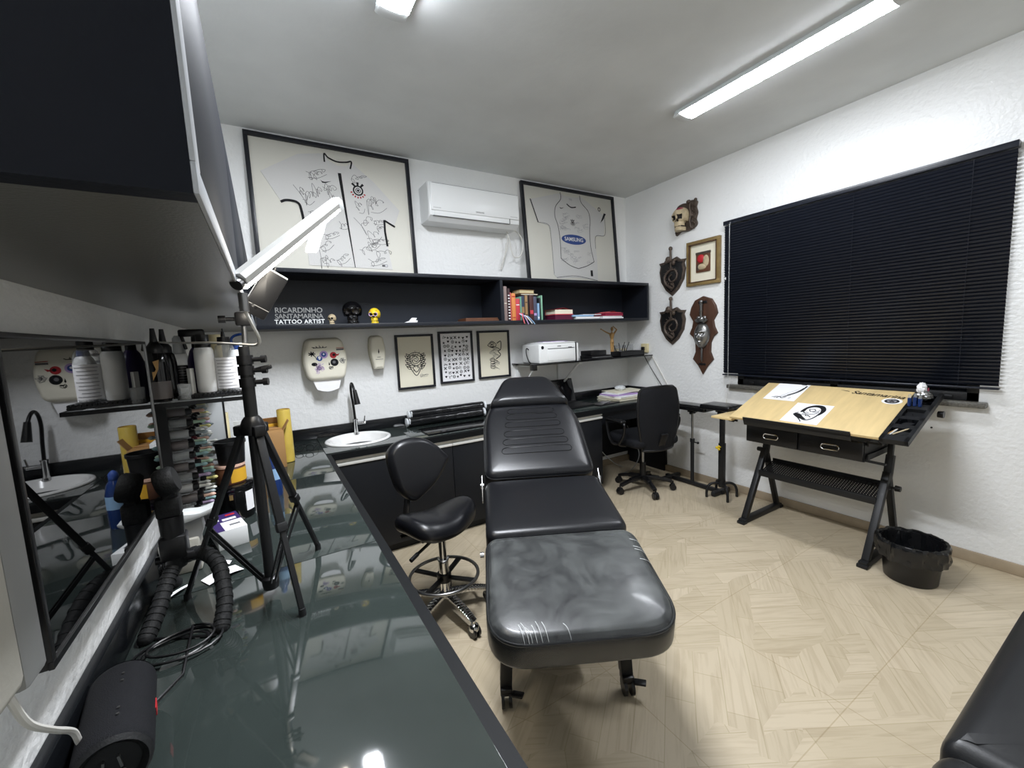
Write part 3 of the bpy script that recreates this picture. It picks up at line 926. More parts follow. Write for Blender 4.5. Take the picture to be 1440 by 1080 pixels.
# ---------------------------------------------------------------- air conditioner
def air_con():
    t = thing('air_conditioner', 'white split air conditioner on the wall between the two framed jerseys', 'air conditioner', (1.53, YB, 2.295))
    W = .79; Hh = .285
    prof = [(0, .02), (-.02, 0), (-.15, 0), (-.195, .035), (-.205, .10), (-.20, .25), (-.185, .275), (-.16, Hh), (0, Hh)]
    T = Rz(-PI / 2)
    b = MB()
    b.add([], [])
    vs = []
    # body: extrude profile (y,z) along x with softened ends
    ends = [(-W / 2, .93), (-W / 2 + .008, .98), (-W / 2 + .02, 1.0), (W / 2 - .02, 1.0), (W / 2 - .008, .98), (W / 2, .93)]
    n = len(prof)
    for x, k in ends:
        for y, z in prof: vs.append((x, y * k, Hh / 2 + (z - Hh / 2) * k))
    fs = []
    for i in range(len(ends) - 1):
        for j in range(n): fs.append((i * n + j, i * n + (j + 1) % n, (i + 1) * n + (j + 1) % n, (i + 1) * n + j))
    fs += [tuple(range(n))[::-1], tuple(range((len(ends) - 1) * n, len(ends) * n))]
    b.add(vs, fs); b.build('body', 'white_pl', t, smooth=30)
    MB().box((0, -.203, .165), (W - .03, .014, .195), .006, T=Tr(0, 0, 0)).build('front_panel', 'white_pl', t)
    v = MB().bar((-W / 2 + .04, -.196, .058), (W / 2 - .10, -.196, .058), .012, .052, .004)
    v.build('flap', 'white_pl', t)
    g = MB().bb((-W / 2 + .03, -.2005, .030), (W / 2 - .10, -.187, .033)).bb((-W / 2 + .03, -.2105, .0855), (-W / 2 + .09, -.209, .0875)).bb((W / 2 - .10, -.2105, .0855), (W / 2 - .03, -.209, .0875)).bb((W / 2 - .105, -.2085, .03), (W / 2 - .1025, -.19, .086))
    g.bb((-W / 2 + .03, -.207, .2615), (W / 2 - .02, -.2, .264))
    g.build('seam', 'ink_g', t, smooth=0)
    MB().text('SAMSUNG', .016, Tr(.02, -.2105, .088), 0, .0004).build('maker_lettering', 'ink_g', t, smooth=0)
    c = MB()
    c.tube(smooth_path([(.33, -.09, .008), (.40, -.10, .01), (.47, -.085, -.03), (.49, -.08, -.11), (.46, -.08, -.19), (.40, -.08, -.205), (.37, -.08, -.15), (.355, -.08, -.06), (.33, -.08, .0)], 8), .005, 6)
    c.tube(smooth_path([(.345, -.07, .0), (.35, -.05, -.12), (.315, -.03, -.22), (.29, -.02, -.29), (.30, -.018, -.30), (.33, -.03, -.20), (.345, -.04, -.08)], 8), .004, 6)
    c.build('cable', 'white_cable', t)
air_con()

# ---------------------------------------------------------------- small framed drawings
def draw_rose(mb, cx, cz, s, y):
    r = random.Random(3)
    for k in range(9):
        a = k * 2.4; rr = s * (.06 + .05 * k)
        pts = [(cx + math.cos(a + q) * rr * (1 + .12 * math.sin(3 * q + k)), cz + s * .12 + math.sin(a + q) * rr * .9, 0) for q in [x * .35 for x in range(9)]]
        mb.stroke(smooth_path(pts, 4), 0.0048, y)
    for sgn in (-1, 1):
        for k in range(7):
            x0 = cx + sgn * s * (.42 + .06 * (k % 2)); z0 = cz + s * (.42 - k * .12)
            mb.stroke(smooth_path([(cx + sgn * s * .3, z0 - s * .05, 0), (x0 + sgn * s * .12, z0 + s * .06, 0), (x0 + sgn * s * .02, z0 - s * .10, 0), (cx + sgn * s * .26, z0 - s * .14, 0)], 5), 0.0045, y)
    mb.stroke(smooth_path([(cx - s * .42, cz - s * .1, 0), (cx - s * .25, cz - s * .5, 0), (cx, cz - s * .82, 0), (cx + s * .22, cz - s * .55, 0), (cx + s * .42, cz - s * .1, 0)], 6), 0.0060, y)
    mb.stroke(smooth_path([(cx - s * .2, cz - s * .35, 0), (cx, cz - s * .25, 0), (cx + s * .2, cz - s * .4, 0), (cx, cz - s * .62, 0), (cx - s * .2, cz - s * .35, 0)], 6), 0.0060, y)
    for k in range(60):
        a = r.uniform(0, 2 * PI); q = s * r.uniform(.28, .62)
        x = cx + math.cos(a) * q * .85; z = cz + s * .02 + math.sin(a) * q
        mb.stroke([(x, z), (x + r.uniform(-1, 1) * s * .06, z + r.uniform(-1, 1) * s * .06)], 0.0045, y)
def draw_flash(mb, w, h, y):
    r = random.Random(11)
    nx, nz = 7, 10
    for i in range(nx):
        for j in range(nz):
            x = (i - (nx - 1) / 2) * w / nx + r.uniform(-.006, .006); z = (j - (nz - 1) / 2) * h / nz + r.uniform(-.006, .006)
            k = r.randint(0, 4); s = .011
            if k == 0:
                mb.stroke([(x + s * math.cos(a), z + s * math.sin(a)) for a in [2 * PI * q / 12 for q in range(13)]], 0.0045, y); mb.disc((x, z), s * .4, y, 0, 8)
            elif k == 1:
                pts = []
                for q in range(11):
                    a = q * PI / 5 + PI / 2; rr = s * 1.2 if q % 2 == 0 else s * .5
                    pts.append((x + rr * math.cos(a), z + rr * math.sin(a)))
                mb.flat(pts[:-1], y)
            elif k == 2: scribble(mb, x, z, .028, .022, y, i * 31 + j, .0028, 0, r.uniform(-1, 1.5), 3)
            elif k == 3: mb.flat([(x, z - s), (x + s, z + s * .3), (x + s * .5, z + s), (x, z + s * .5), (x - s * .5, z + s), (x - s, z + s * .3)], y)
            else:
                mb.stroke([(x - s, z - s), (x + s, z + s)], 0.0060, y); mb.stroke([(x - s, z + s), (x + s, z - s)], 0.0060, y)
def draw_eye(mb, s, y):
    mb.stroke(smooth_path([(-s * .35, s * .42, 0), (-s * .1, s * .62, 0), (s * .15, s * .42, 0), (-s * .1, s * .3, 0), (-s * .35, s * .42, 0)], 6), 0.0060, y)
    mb.stroke([(-s * .1 + s * .11 * math.cos(a), s * .45 + s * .11 * math.sin(a)) for a in [2 * PI * q / 16 for q in range(17)]], 0.0060, y)
    mb.disc((-s * .1, s * .45), s * .05, y, 0, 12)
    mb.stroke(smooth_path([(s * .18, s * .5, 0), (s * .42, s * .6, 0), (s * .40, s * .2, 0), (s * .25, s * .1, 0), (s * .38, -s * .1, 0), (s * .1, -s * .3, 0)], 6), 0.0075, y)
    r = random.Random(5)
    for k in range(26):
        z = s * (.3 - k * .045); x = s * (.05 + .12 * math.sin(k * .8))
        mb.stroke(smooth_path([(x - s * .22, z, 0), (x, z + s * .05, 0), (x + s * .22 * r.uniform(.5, 1), z - s * .03, 0)], 4), r.uniform(.0015, .0035), y)
    for k in range(4):
        z = s * (-.35 - k * .12)
        mb.stroke([(-s * .1 + s * .13 * math.cos(a), z + s * .07 * math.sin(a)) for a in [2 * PI * q / 12 for q in range(13)]], 0.0045, y)
def three_pictures():
    data = [(1.012, .305, .425, 1.032, 'paper_c', 'black-framed pencil drawing of a rose, first picture right of the soap dispenser'),
            (1.362, .305, .425, 1.047, 'paper', 'black-framed sheet crowded with small black motifs, in the middle of three drawings'),
            (1.718, .314, .412, 1.055, 'paper_c', 'black-framed drawing of an eye over a slender figure, on yellowed paper, nearest the printer')]
    for i, (x, w, h, z, pm, lb) in enumerate(data):
        t = picture('framed_drawing', lb, 'picture', (x, YB, z), 0, w, h, .017, .022, 'frame_k', pm, 'small framed drawings under the wall shelf', 0.0, False)
        d = MB(); y = -.0106
        if i == 0:
            draw_rose(d, 0, h * .5, .135, y)
            scribble(d, .06, .10, .06, .02, y, 77, .0018)
        elif i == 1:
            T0 = len(d.v); draw_flash(d, w - .07, h - .07, y)
            d.v = [(a, b, c + h / 2) for a, b, c in d.v]
        else:
            draw_eye(d, .17, y)
            d.v = [(a, b, c + h * .52) for a, b, c in d.v]
        d.build('drawing', 'ink', t, smooth=0)
three_pictures()

# ---------------------------------------------------------------- towel and soap dispensers
def towel_dispenser():
    t = thing('towel_dispenser', 'cream paper towel dispenser covered with round stickers above the tap', 'dispenser', (.352, YB, 1.165))
    w, h, d = .292, .285, .12
    base = rpoly([(-w * .40, 0), (w * .40, 0), (w * .5, h * .5), (w * .38, h), (-w * .38, h), (-w * .5, h * .5)], [.04, .04, .16, .04, .04, .16], 8)
    MB().prism(base, -d, 0, .028, seg=5).build('cover', 'cream', t)
    rim = [(x * 1.035, (z - h / 2) * 1.03 + h / 2) for x, z in base]
    MB().prism(rim, -.045, -.001, .006).build('back_shell', 'cream2', t)
    tw = MB()
    def fn(u, v):
        x = (u - .5) * (.19 - .05 * v)
        return (x, -.085 - .02 * v, .012 - .075 * v - .012 * math.cos((u - .5) * 3) * 0 - .018 * math.sin(PI * u) * v)
    tw.grid(fn, 14, 6)
    def fn2(u, v):
        p = fn(u, v); return (p[0], p[1] + .006, p[2] + .002)
    tw.grid(fn2, 14, 6)
    tw.build('paper_towel', 'paper', t)
    y = -d - .0008
    s = MB()
    def circ(x, z, r, m, k=0): s.disc((x, z), r, y - .0003 * k, m)
    circ(-.012, .175, .026, 0); circ(-.012, .175, .016, 1, 1); circ(-.012, .178, .006, 2, 2)
    circ(.048, .168, .022, 3); s.flat([(.05, .168), (.09, .178), (.078, .162)], y, 3); s.disc((.052, .17), .009, y - .0004, 4)
    circ(.052, .118, .026, 4); s.disc((.05, .12), .010, y - .0004, 5)
    circ(-.040, .150, .018, 6); s.disc((-.040, .156), .009, y - .0004, 2); s.disc((-.04, .146), .005, y - .0005, 2)
    # crown-like row, dark flower, spark and scrawl stickers
    for k in range(5):
        a = (k - 2) * .018
        s.stroke([(-.035 + a, .222), (-.035 + a * 1.3, .240 - abs(a) * .35), (-.035 + a + .007, .224)], .004, y, 4)
    s.stroke([(-.075, .222), (.005, .222)], .004, y, 4)
    for k in range(7):
        q = k * .9
        s.stroke([(-.085, .182), (-.085 + .022 * math.cos(q), .182 + .017 * math.sin(q))], .007, y, 4)
    s.stroke(smooth_path([(-.07, .17, 0), (-.06, .15, 0), (-.06, .14, 0)], 4), .004, y, 4)
    s.flat([(.013, .105), (.018, .125), (.023, .106), (.018, .098)], y, 4)
    s.disc((-.075, .112), .018, y, 4, rz=.012)
    for k in range(9): scribble(s, -.05 + .01 * math.cos(k), .085 + .012 * math.sin(k * 1.7), .05, .02, y, 300 + k, .0018, 7, k * .5, 4)
    for k in range(3): scribble(s, .105, .128, .035, .03, y, 320 + k, .0018, 5, k, 4)
    scribble(s, .028, .085, .025, .02, y, 330, .003, 4)
    s.stroke([(.07, .205), (.118, .205)], .011, y, 5)
    s.stroke([(.07, .217), (.118, .215)], .004, y, 3)
    s.build('stickers', ['lilac', 'blue', 'paper', 'red', 'ink', 'ink_g', 'blue', 'lilac'], t, smooth=0)
towel_dispenser()
def soap_dispenser():
    t = thing('soap_dispenser', 'narrow cream soap dispenser on the wall right of the towel dispenser', 'dispenser', (.715, YB, 1.21))
    o = rpoly([(-.033, 0), (.033, 0), (.058, .13), (.040, .245), (-.045, .245), (-.058, .13)], [.012, .012, .06, .03, .03, .06], 6)
    MB().prism(o, -.085, 0, .018, seg=4).build('cover', 'cream', t)
    MB().prism([(x * 1.08, z * 1.02) for x, z in o], -.03, -.001, .004).build('back_shell', 'cream2', t)
    m = MB()
    m.flat([(-.004, .125), (.001, .152), (.006, .128), (.001, .112)], -.0858)
    m.bb((-.025, -.0862, .072), (.03, -.0852, .0745)).bb((-.012, -.0862, .088), (.012, -.0852, .091))
    m.build('print', 'ink', t, smooth=0)
soap_dispenser()
# ---------------------------------------------------------------- skull builder
def skull_bm(mb, s, mb_m=0, md=1, mj=None, T=None, squash=1.0):
    """skull of height s facing -y, base at z=0"""
    mj = mb_m if mj is None else mj
    socks = [(V((-.40, -.88, -.16)).normalized(), .33), (V((.40, -.88, -.16)).normalized(), .33), (V((.05, -.90, -.55)).normalized(), .15), (V((-.05, -.90, -.55)).normalized(), .15)]
    def fn(d):
        k = 1.0
        if d.y < 0 and d.z < -.25: k -= .13 * min(1, (-.25 - d.z) * 2.0) * (1 if abs(d.x) > .45 else .35)
        if d.z < -.6 and d.y > -.2: k -= .2
        if d.y < -.4: k += .06 * math.exp(-((d.z - .14) / .09) ** 2)          # brow
        k += .07 * math.exp(-((abs(d.x) - .58) / .14) ** 2 - ((d.z + .42) / .11) ** 2) * (d.y < -.2)   # cheek
        for c, r in socks:
            a = d.angle(c)
            if a < r: k -= .26 * (1 - (a / r) ** 4)
        return k
    nu, nv = 44, 30
    o = len(mb.f)
    mb.ball((0, 0, s * .60), (s * .36 * squash, s * .46, s * .40), mb_m, nu, nv, T, fn)
    vs = []
    for q in range(o, len(mb.f)):
        j = (q - o) // nu; i = (q - o) % nu
        ph = PI * (j + .5) / nv; th = 2 * PI * (i + .5) / nu
        d = V((math.sin(ph) * math.cos(th), math.sin(ph) * math.sin(th), math.cos(ph)))
        for c, r in socks:
            if d.angle(c) < r * .93: mb.m[q] = md
    # upper jaw, lower jaw
    jaw = rpoly([(-.17, -.36), (.17, -.36), (.21, -.05), (-.21, -.05)], [.14, .14, .05, .05], 6)
    mb.slab([(x * s * squash, y * s) for x, y in jaw], s * .19, s * .36, s * .02, mj, T)
    jaw2 = rpoly([(-.15, -.35), (.15, -.35), (.23, .02), (-.23, .02)], [.13, .13, .05, .05], 6)
    mb.slab([(x * s * squash, y * s) for x, y in jaw2], 0, s * .15, s * .03, mj, T)
    mb.slab([(x * s * squash * .92, y * s * .96) for x, y in jaw], s * .15, s * .19, 0, md, T)
    for k in range(8):
        x = (k - 3.5) * .036
        y = -.345 + .05 * abs(x / .14) ** 2
        mb.box((x * s * squash, y * s, s * .195), (s * .030, s * .03, s * .05), s * .006, mj, T, 1)
        mb.box((x * s * squash, y * s + .01 * s, s * .145), (s * .028, s * .03, s * .045), s * .006, mj, T, 1)

# ---------------------------------------------------------------- things on the wall shelf
SZ = 1.534
def shelf_items():
    t = thing('letter_sign', 'small white cut-letter nameplate with three lines of letters, standing on the wall shelf', 'sign', (.205, 2.90, SZ))
    b = MB().bb((-.13, -.012, 0), (.13, .02, .006), .001)
    b.build('base', 'clear', t)
    a = MB()
    a.text('TATTOO ARTIST', .034, Tr(0, -.004, .020), 0, .003, 0, .0008, 1.1)
    a.build('lettering', 'white_pl', t, smooth=0)
    c = MB()
    c.text('RICARDINHO', .044, Tr(.0, .004, .090), 0, .003, 0, .0002, .98)
    c.text('SANTAMARINA', .042, Tr(.0, .004, .053), 0, .003, 0, .0002, .90)
    c.build('lettering', 'grey_pl', t, smooth=0)
    k = thing('skull_figure', 'tiny bone-coloured skull beside the cut-letter nameplate', 'skull ornament', (.394, 2.93, SZ), -.5)
    m = MB(); skull_bm(m, .068); m.build('skull', ['bone', 'bone_d'], k, smooth=50)
    k = thing('skull_figure', 'large glossy black skull between two smaller skulls on the shelf', 'skull ornament', (.53, 2.97, SZ), -.25)
    m = MB(); skull_bm(m, .155, squash=1.15); m.build('skull', ['plastic_kg', 'bone_d'], k, smooth=50)
    k = thing('skull_figure', 'yellow painted skull with purple eye rings, right of the black skull', 'skull ornament', (.668, 2.94, SZ), -.45)
    m = MB(); skull_bm(m, .108); m.build('skull', ['yellow', 'bone_d'], k, smooth=50)
    d = MB()
    for sx in (-1, 1):
        d.tube([(sx * .0145 + .013 * math.cos(q), -.0455 + .004 * abs(math.cos(q)), .062 + .012 * math.sin(q)) for q in [2 * PI * i / 14 for i in range(14)]], .0025, 6, 0, True)
    for q in range(5): d.ball((-.02 + .01 * q, -.038 + .002 * abs(q - 2), .088), .0032, 1, 8, 6)
    d.ball((.0, -.051, .045), (.006, .004, .006), 2, 8, 6)
    d.build('painted_rings', ['lilac', 'red', 'ink'], k)
    t = thing('paper_boat', 'small white folded paper shape alone in the middle of the shelf', 'ornament', (.91, 2.92, SZ))
    MB().prism([(-.055, 0), (.045, 0), (.05, .016), (.035, .018), (.045, .034), (.012, .036), (-.01, .014)], -.012, .012, .001).build('body', 'paper', t, smooth=0)
    t = thing('wooden_tray', 'flat brown wooden box lying on the shelf left of the divider', 'box', (1.47, 2.93, SZ))
    MB().bb((-.15, -.06, 0), (.135, .10, .014), .002).build('base', 'brown_lam', t)
    MB().bb((-.145, -.055, .014), (.13, .095, .026), .002).build('lid', 'brown_lam', t)
shelf_items()

def book(name, label, x, w, h, d, mat_, y=2.885, lean=0.0, band=None, group='books standing on the wall shelf'):
    t = thing(name, label, 'book', (x, y, SZ), group=group, rot=(0, lean, 0))
    c = MB()
    c.bb((0, 0, 0), (w, .004, h), .001).bb((0, 0, 0), (.0022, d, h), .0005).bb((w - .0022, 0, 0), (w, d, h), .0005)
    c.build('cover', mat_, t)
    MB().bb((.0022, .004, .003), (w - .0022, d - .004, h - .003)).build('pages', 'paper_c', t, smooth=0)
    if band:
        q = MB()
        for k, (z0, z1) in enumerate(band[1]): q.bb((w * .12, -.0006, h * z0), (w * .88, .0, h * z1))
        q.build('spine_print', band[0], t, smooth=0)
    return t
def books():
    def cm(n, c, r=.5): M[n] = mat(n, c, r)
    for n, c in (('bk_grey', '3f454f'), ('bk_taupe', '8f7d78'), ('bk_dark', '3a2224'), ('bk_orange', 'd98a4e'), ('bk_pinkred', 'c4404c'), ('bk_black', '1d2026'), ('bk_teal', '7fb59c'), ('bk_tan', '9c7d57'), ('bk_brown', '4a2b2a'), ('bk_navy', '2f3a52'), ('bk_sky', '8fb3d6'), ('bk_slate', '4c4f63'), ('bk_mint', '8cc0a4'), ('bk_rose', 'e06a70'), ('bk_wine', '5c1a38')): cm(n, c)
    B = [('bk_grey', .010, .245, 'thin dark grey book against the shelf divider', None),
         ('bk_taupe', .030, .272, 'tallest taupe book on the shelf, second from the divider', ('paper_c', [(.5, .52)])),
         ('bk_dark', .022, .255, 'maroon and white patterned book between the taupe and orange books', ('paper', [(.05 + .09 * k, .08 + .09 * k) for k in range(9)])),
         ('bk_rose', .008, .225, 'very thin rose book touching the orange book', None),
         ('bk_orange', .036, .218, 'orange spined book in the standing row', ('red', [(.1, .13), (.86, .9)])),
         ('bk_pinkred', .040, .176, 'short thick red book right of the orange one', ('paper', [(.7, .74)])),
         ('bk_teal', .010, .192, 'thin grey-green book right of the short red book', None),
         ('bk_navy', .030, .200, 'dark navy book with pale spots on its spine', ('bk_tan', [(.3, .55)])),
         ('bk_tan', .024, .203, 'tan spined book in the middle of the standing row', ('bk_brown', [(.2, .24), (.7, .74)])),
         ('bk_black', .012, .206, 'thin black book between the tan and brown books', None),
         ('bk_brown', .040, .208, 'broad dark brown book right of the tan book', ('bk_pinkred', [(.25, .4)])),
         ('bk_slate', .034, .196, 'slate grey book left of the small sky blue book', ('lilac', [(.2, .3)])),
         ('bk_sky', .018, .140, 'small sky blue booklet near the mint end book', ('paper', [(.1, .2)])),
         ('bk_black', .014, .185, 'narrow black book just left of the mint end book', None),
         ('bk_mint', .013, .205, 'mint green book closing the standing row', None)]
    x = 1.655
    for i, (m, w, h, lb, bd) in enumerate(B):
        book('book', lb, x, w, h, .16 + .01 * (i % 3), m, 2.882 + .006 * (i % 2), 0, bd)
        x += w + .003
    def flatbook(label, cx, cy, z, w, d, h, cm_, pm='paper_c', rz=0.0, group='books lying on the wall shelf', curl=0.0):
        t = thing('book', label, 'book', (cx, cy, z), rz, group)
        c = MB()
        c.bb((-w / 2, -d / 2, 0), (w / 2, d / 2, h * .14), .001)
        if curl:
            c.grid(lambda u, v: (-w / 2 - .02 + (w + .02) * u, -d / 2 + d * v, h * .88 + curl * math.exp(-((u - .55) / .16) ** 2)), 20, 3)
            c.grid(lambda u, v: (-w / 2 - .02 + (w + .02) * u, -d / 2 + d * v, h * .88 + .003 + curl * math.exp(-((u - .55) / .16) ** 2)), 20, 3)
        else: c.bb((-w / 2, -d / 2, h * .86), (w / 2, d / 2, h), .001)
        c.bb((-w / 2, d / 2 - .003, 0), (w / 2, d / 2, h))
        c.build('cover', cm_, t)
        MB().bb((-w / 2 + .004, -d / 2 + .004, h * .14), (w / 2 - .004, d / 2 - .003, h * .86)).build('pages', pm, t, smooth=0)
    top = SZ + .209
    flatbook('pale worn paperback lying slanted on top of the standing books', 1.84 + .06, 2.96, top + .012, .15, .11, .030, 'bk_tan', 'card_p', .06)
    flatbook('thin reddish notebook lying on the standing books under the pale paperback', 1.93, 2.965, top, .17, .12, .011, 'bk_brown', 'paper_c', -.04)
    x0 = 2.22
    flatbook('thick wine red book at the bottom of the pile beside the standing books', 2.265, 2.955, SZ, .20, .15, .042, 'bk_wine', 'bk_wine')
    flatbook('fat cream-paged book with a curled red cover on top of the wine red book', 2.265, 2.955, SZ + .0422, .20, .15, .052, 'bk_pinkred', 'paper_c', 0, 'books lying on the wall shelf', .012)
    t = thing('booklet_stack', 'pale grey ring binder lying flat in the middle of the book bay', 'binder', (2.52, 2.965, SZ))
    MB().bb((-.14, -.10, 0), (.15, .10, .022), .002).build('cover', 'white_pl2', t)
    MB().bb((-.13, -.102, .005), (.14, .09, .017)).build('pages', 'paper', t, smooth=0)
    t = thing('magazine', 'blue-grey magazine lying on the pale ring binder', 'magazine', (2.47, 2.965, SZ + .0222))
    MB().bb((-.12, -.10, 0), (.12, .10, .016), .002).build('cover', 'bk_sky', t)
    t = thing('magazine', 'white magazine bridging the binder and the crimson book stack', 'magazine', (2.60, 2.985, SZ + .0385))
    MB().bb((-.11, -.09, 0), (.11, .09, .006), .002).build('cover', 'paper', t)
    t = thing('magazine', 'lowest white magazine under the crimson cover at the shelf end', 'magazine', (2.83, 2.95, SZ))
    MB().bb((-.13, -.09, 0), (.13, .10, .014), .002).build('cover', 'paper', t)
    t = thing('magazine', 'grey edged magazine second from the bottom at the shelf end', 'magazine', (2.825, 2.955, SZ + .0142))
    MB().bb((-.12, -.09, 0), (.12, .10, .011), .002).build('cover', 'white_pl2', t)
    flatbook('crimson hardback lying on magazines near the shelf end', 2.87, 2.96, SZ + .0254, .23, .15, .030, 'crimson', 'crimson')
    t = thing('magazine', 'pale pink folded magazine on top of the crimson hardback', 'magazine', (2.86, 2.96, SZ + .0556))
    MB().grid(lambda u, v: (-.10 + .20 * u, -.07 + .15 * v, .004 + .012 * math.exp(-((u - .45) / .2) ** 2)), 16, 3).bb((-.10, -.07, 0), (.10, .08, .004)).build('cover', 'bk_rose', t)
    t = thing('ribbon_bundle', 'bundle of pale ribbons hanging over the shelf edge in front of the books', 'ribbons', (1.83, 2.856, SZ))
    for k, (m, dx) in enumerate((('bk_rose', -.03), ('lilac', .0), ('paper', .03), ('bk_sky', .05))):
        P = [(-.03, .02, .055), (-.01, .0, .05 - .005 * k), (dx * .6, -.010, .03), (dx + .02, -.014, -.005), (dx + .028 + .006 * k, -.014, -.028 - .006 * (k % 2))]
        MB().tube(smooth_path(P, 6), .0042, 6).build('ribbon', m, t)
books()

# ---------------------------------------------------------------- glass shelf with printer
def printer_corner():
    t = thing('bracket_shelf', 'dark glass shelf on white brackets carrying the printer', 'shelf', (1.90, 2.84, 1.155))
    MB().bb((0, 0, 0), (1.44, .36, .012), .002).build('board', 'plastic_kg', t)
    for x in (.04, .50):
        b = MB()
        b.bb((x, .335, -.34), (x + .028, .36, -.0), .003)
        b.bar((x + .014, .05, -.012), (x + .014, .345, -.26), .022, .014, .002)
        b.bb((x, .02, -.018), (x + .028, .345, 0), .002)
        b.build('bracket', 'white_pl', t)
    MB().bb((-.012, -.006, -.04), (.03, .05, .014), .006).build('corner_clip', 'plastic_k', t)
    p = thing('printer', 'compact white laser printer on the bracket shelf above the laptop', 'printer', (2.17, 2.86, 1.167))
    MB().bb((-.20, 0, 0), (.20, .27, .165), .012, seg=3).build('body', 'white_pl', p)
    MB().bb((-.17, .0, .165), (.19, .25, .175), .004).build('lid', 'white_pl', p)
    f = MB().bb((-.115, -.004, .018), (.17, .004, .118), .004)
    f.build('paper_door', 'white_pl', p)
    s = MB().bb((-.11, -.0055, .121), (.175, .001, .124)).bb((.19, -.001, .0), (.202, .03, .165))
    s.build('seam', 'ink', p, smooth=0)
    MB().cyl((-.165, .001, .135), (-.165, -.003, .135), .014).build('button', 'ink', p)
    MB().bb((-.008, -.002, .138), (.03, .001, .144)).bb((.11, -.002, .125), (.15, .001, .131)).build('print', 'ink_g', p, smooth=0)
    MB().tube(smooth_path([(-.20, .16, .12), (-.235, .14, .13), (-.25, .12, .08), (-.24, .10, .02), (-.21, .12, .006)], 8), .005, 6).build('cable', 'plastic_k', p)
    t = thing('paper_sheets', 'few lilac-tinted printed sheets lying on top of the printer', 'paper', (2.17, 2.985, 1.343))
    MB().box((-.02, 0, .002), (.24, .19, .004), 0).box((.04, .01, .0055), (.21, .18, .003), 0, 1, rot=Rz(.15)).build('sheets', ['paper', 'lilac'], t, smooth=0)
    t = thing('white_box', 'slim white box standing against the printer on the bracket shelf', 'box', (2.395, 2.875, 1.167))
    MB().bb((-.014, 0, 0), (.012, .2, .158), .002).build('body', 'white_pl', t)
    # black boxes
    t = thing('black_box', 'flat matt black case on the bracket shelf right of the printer', 'case', (2.68, 2.93, 1.167))
    MB().bb((-.11, -.05, 0), (.13, .12, .032), .004).build('body', 'plastic_k', t)
    MB().bb((-.11, -.0515, .014), (.13, -.049, .017)).build('seam', 'grey_pl', t)
    t = thing('black_box', 'smaller black case lying on the flat black case', 'case', (2.66, 2.94, 1.1992))
    MB().bb((-.09, -.05, 0), (.10, .10, .045), .006).build('body', 'plastic_k', t)
    t = thing('black_strip', 'long thin black tray in front on the bracket shelf edge', 'tray', (2.60, 2.855, 1.167))
    MB().bb((-.16, -.008, 0), (.20, .028, .012), .003).build('body', 'plastic_k', t)
    t = thing('desk_organiser', 'low black desk tidy holding dark pens on the bracket shelf', 'pen holder', (3.03, 2.90, 1.167))
    o = MB()
    o.bb((-.11, -.03, 0), (.22, .10, .006)).bb((-.11, -.03, 0), (.22, -.026, .05)).bb((-.11, .096, 0), (.22, .10, .05)).bb((-.11, -.03, 0), (-.106, .10, .05)).bb((.216, -.03, 0), (.22, .10, .05)).bb((.03, -.03, 0), (.034, .10, .05))
    o.build('tray', 'plastic_k', t, smooth=0)
    r = random.Random(4)
    for k in range(9):
        a = r.uniform(-.5, .5); L = r.uniform(.09, .15)
        p0 = V((-.06 + .012 * k * .7, .03 + r.uniform(-.03, .03), .008)); p1 = p0 + V((math.sin(a) * L, r.uniform(-.02, .02), math.cos(a) * L))
        MB().cyl(p0, p1, .0045, .0035, 8).build('pen', 'plastic_k' if k % 3 else 'ink_g', t)
    t = thing('clear_box', 'clear plastic box of small parts at the end of the bracket shelf', 'box', (3.20, 3.10, 1.167))
    MB().bb((-.10, -.04, 0), (.10, .06, .10), .004).build('body', 'clear', t)
    MB().bb((-.08, -.03, .004), (.02, .05, .07), .006).bb((.03, -.03, .004), (.085, .05, .05), .006, 1).build('parts', ['card_p', 'grey_pl'], t)
    MB().bb((-.10, -.042, .1), (.10, .062, .106), .003).build('lid', 'clear', t)
    # mannequin
    t = thing('artist_mannequin', 'jointed wooden artist mannequin pointing an arm out on the bracket shelf', 'figurine', (3.0, 3.06, 1.167), -.1)
    MB().lathe([(.03, 0), (.032, .004), (.03, .010), (.0, .0105)], n=20).cyl((0, 0, .01), (0, 0, .13), .003).build('stand', 'tan', t)
    b = MB()
    for sx in (-1, 1):
        b.cyl((sx * .012, 0, .012), (sx * .012, 0, .075), .006, .008, 10).cyl((sx * .012, 0, .078), (sx * .011, 0, .14), .008, .011, 10).ball((sx * .012, 0, .076), .0075, nu=10, nv=8).ball((sx * .012, -.008, .012), (.007, .016, .006), nu=10, nv=8)
    b.lathe([(.0, .135), (.020, .14), (.018, .16), (.013, .172), (.016, .18), (.026, .215), (.024, .232), (.006, .238), (.006, .25), (0, .25)], n=14)
    b.ball((0, -.003, .273), (.014, .016, .022), nu=12, nv=10)
    b.cyl((-.026, 0, .226), (-.085, -.01, .247), .0085, .006, 10).cyl((-.085, -.01, .247), (-.142, -.02, .272), .006, .004, 10).ball((-.15, -.022, .275), (.010, .004, .006), nu=8, nv=6)
    b.cyl((.026, 0, .226), (.062, 0, .265), .0085, .006, 10).cyl((.062, 0, .265), (.018, -.004, .296), .006, .004, 10).ball((.015, -.004, .297), .006, nu=8, nv=6)
    b.build('figure', 'tan', t)
    # outlet
    t = thing('wall_socket', 'cream wall socket at the corner with a black cable plugged in', 'socket', (XR, 2.945, 1.232), -PI / 2)
    MB().bb((-.04, -.03, -.045), (.04, 0, .045), .004).build('plate', 'card_p', t)
    MB().bb((-.02, -.055, -.02), (.012, -.028, .015), .005).build('plug', 'plastic_k', t)
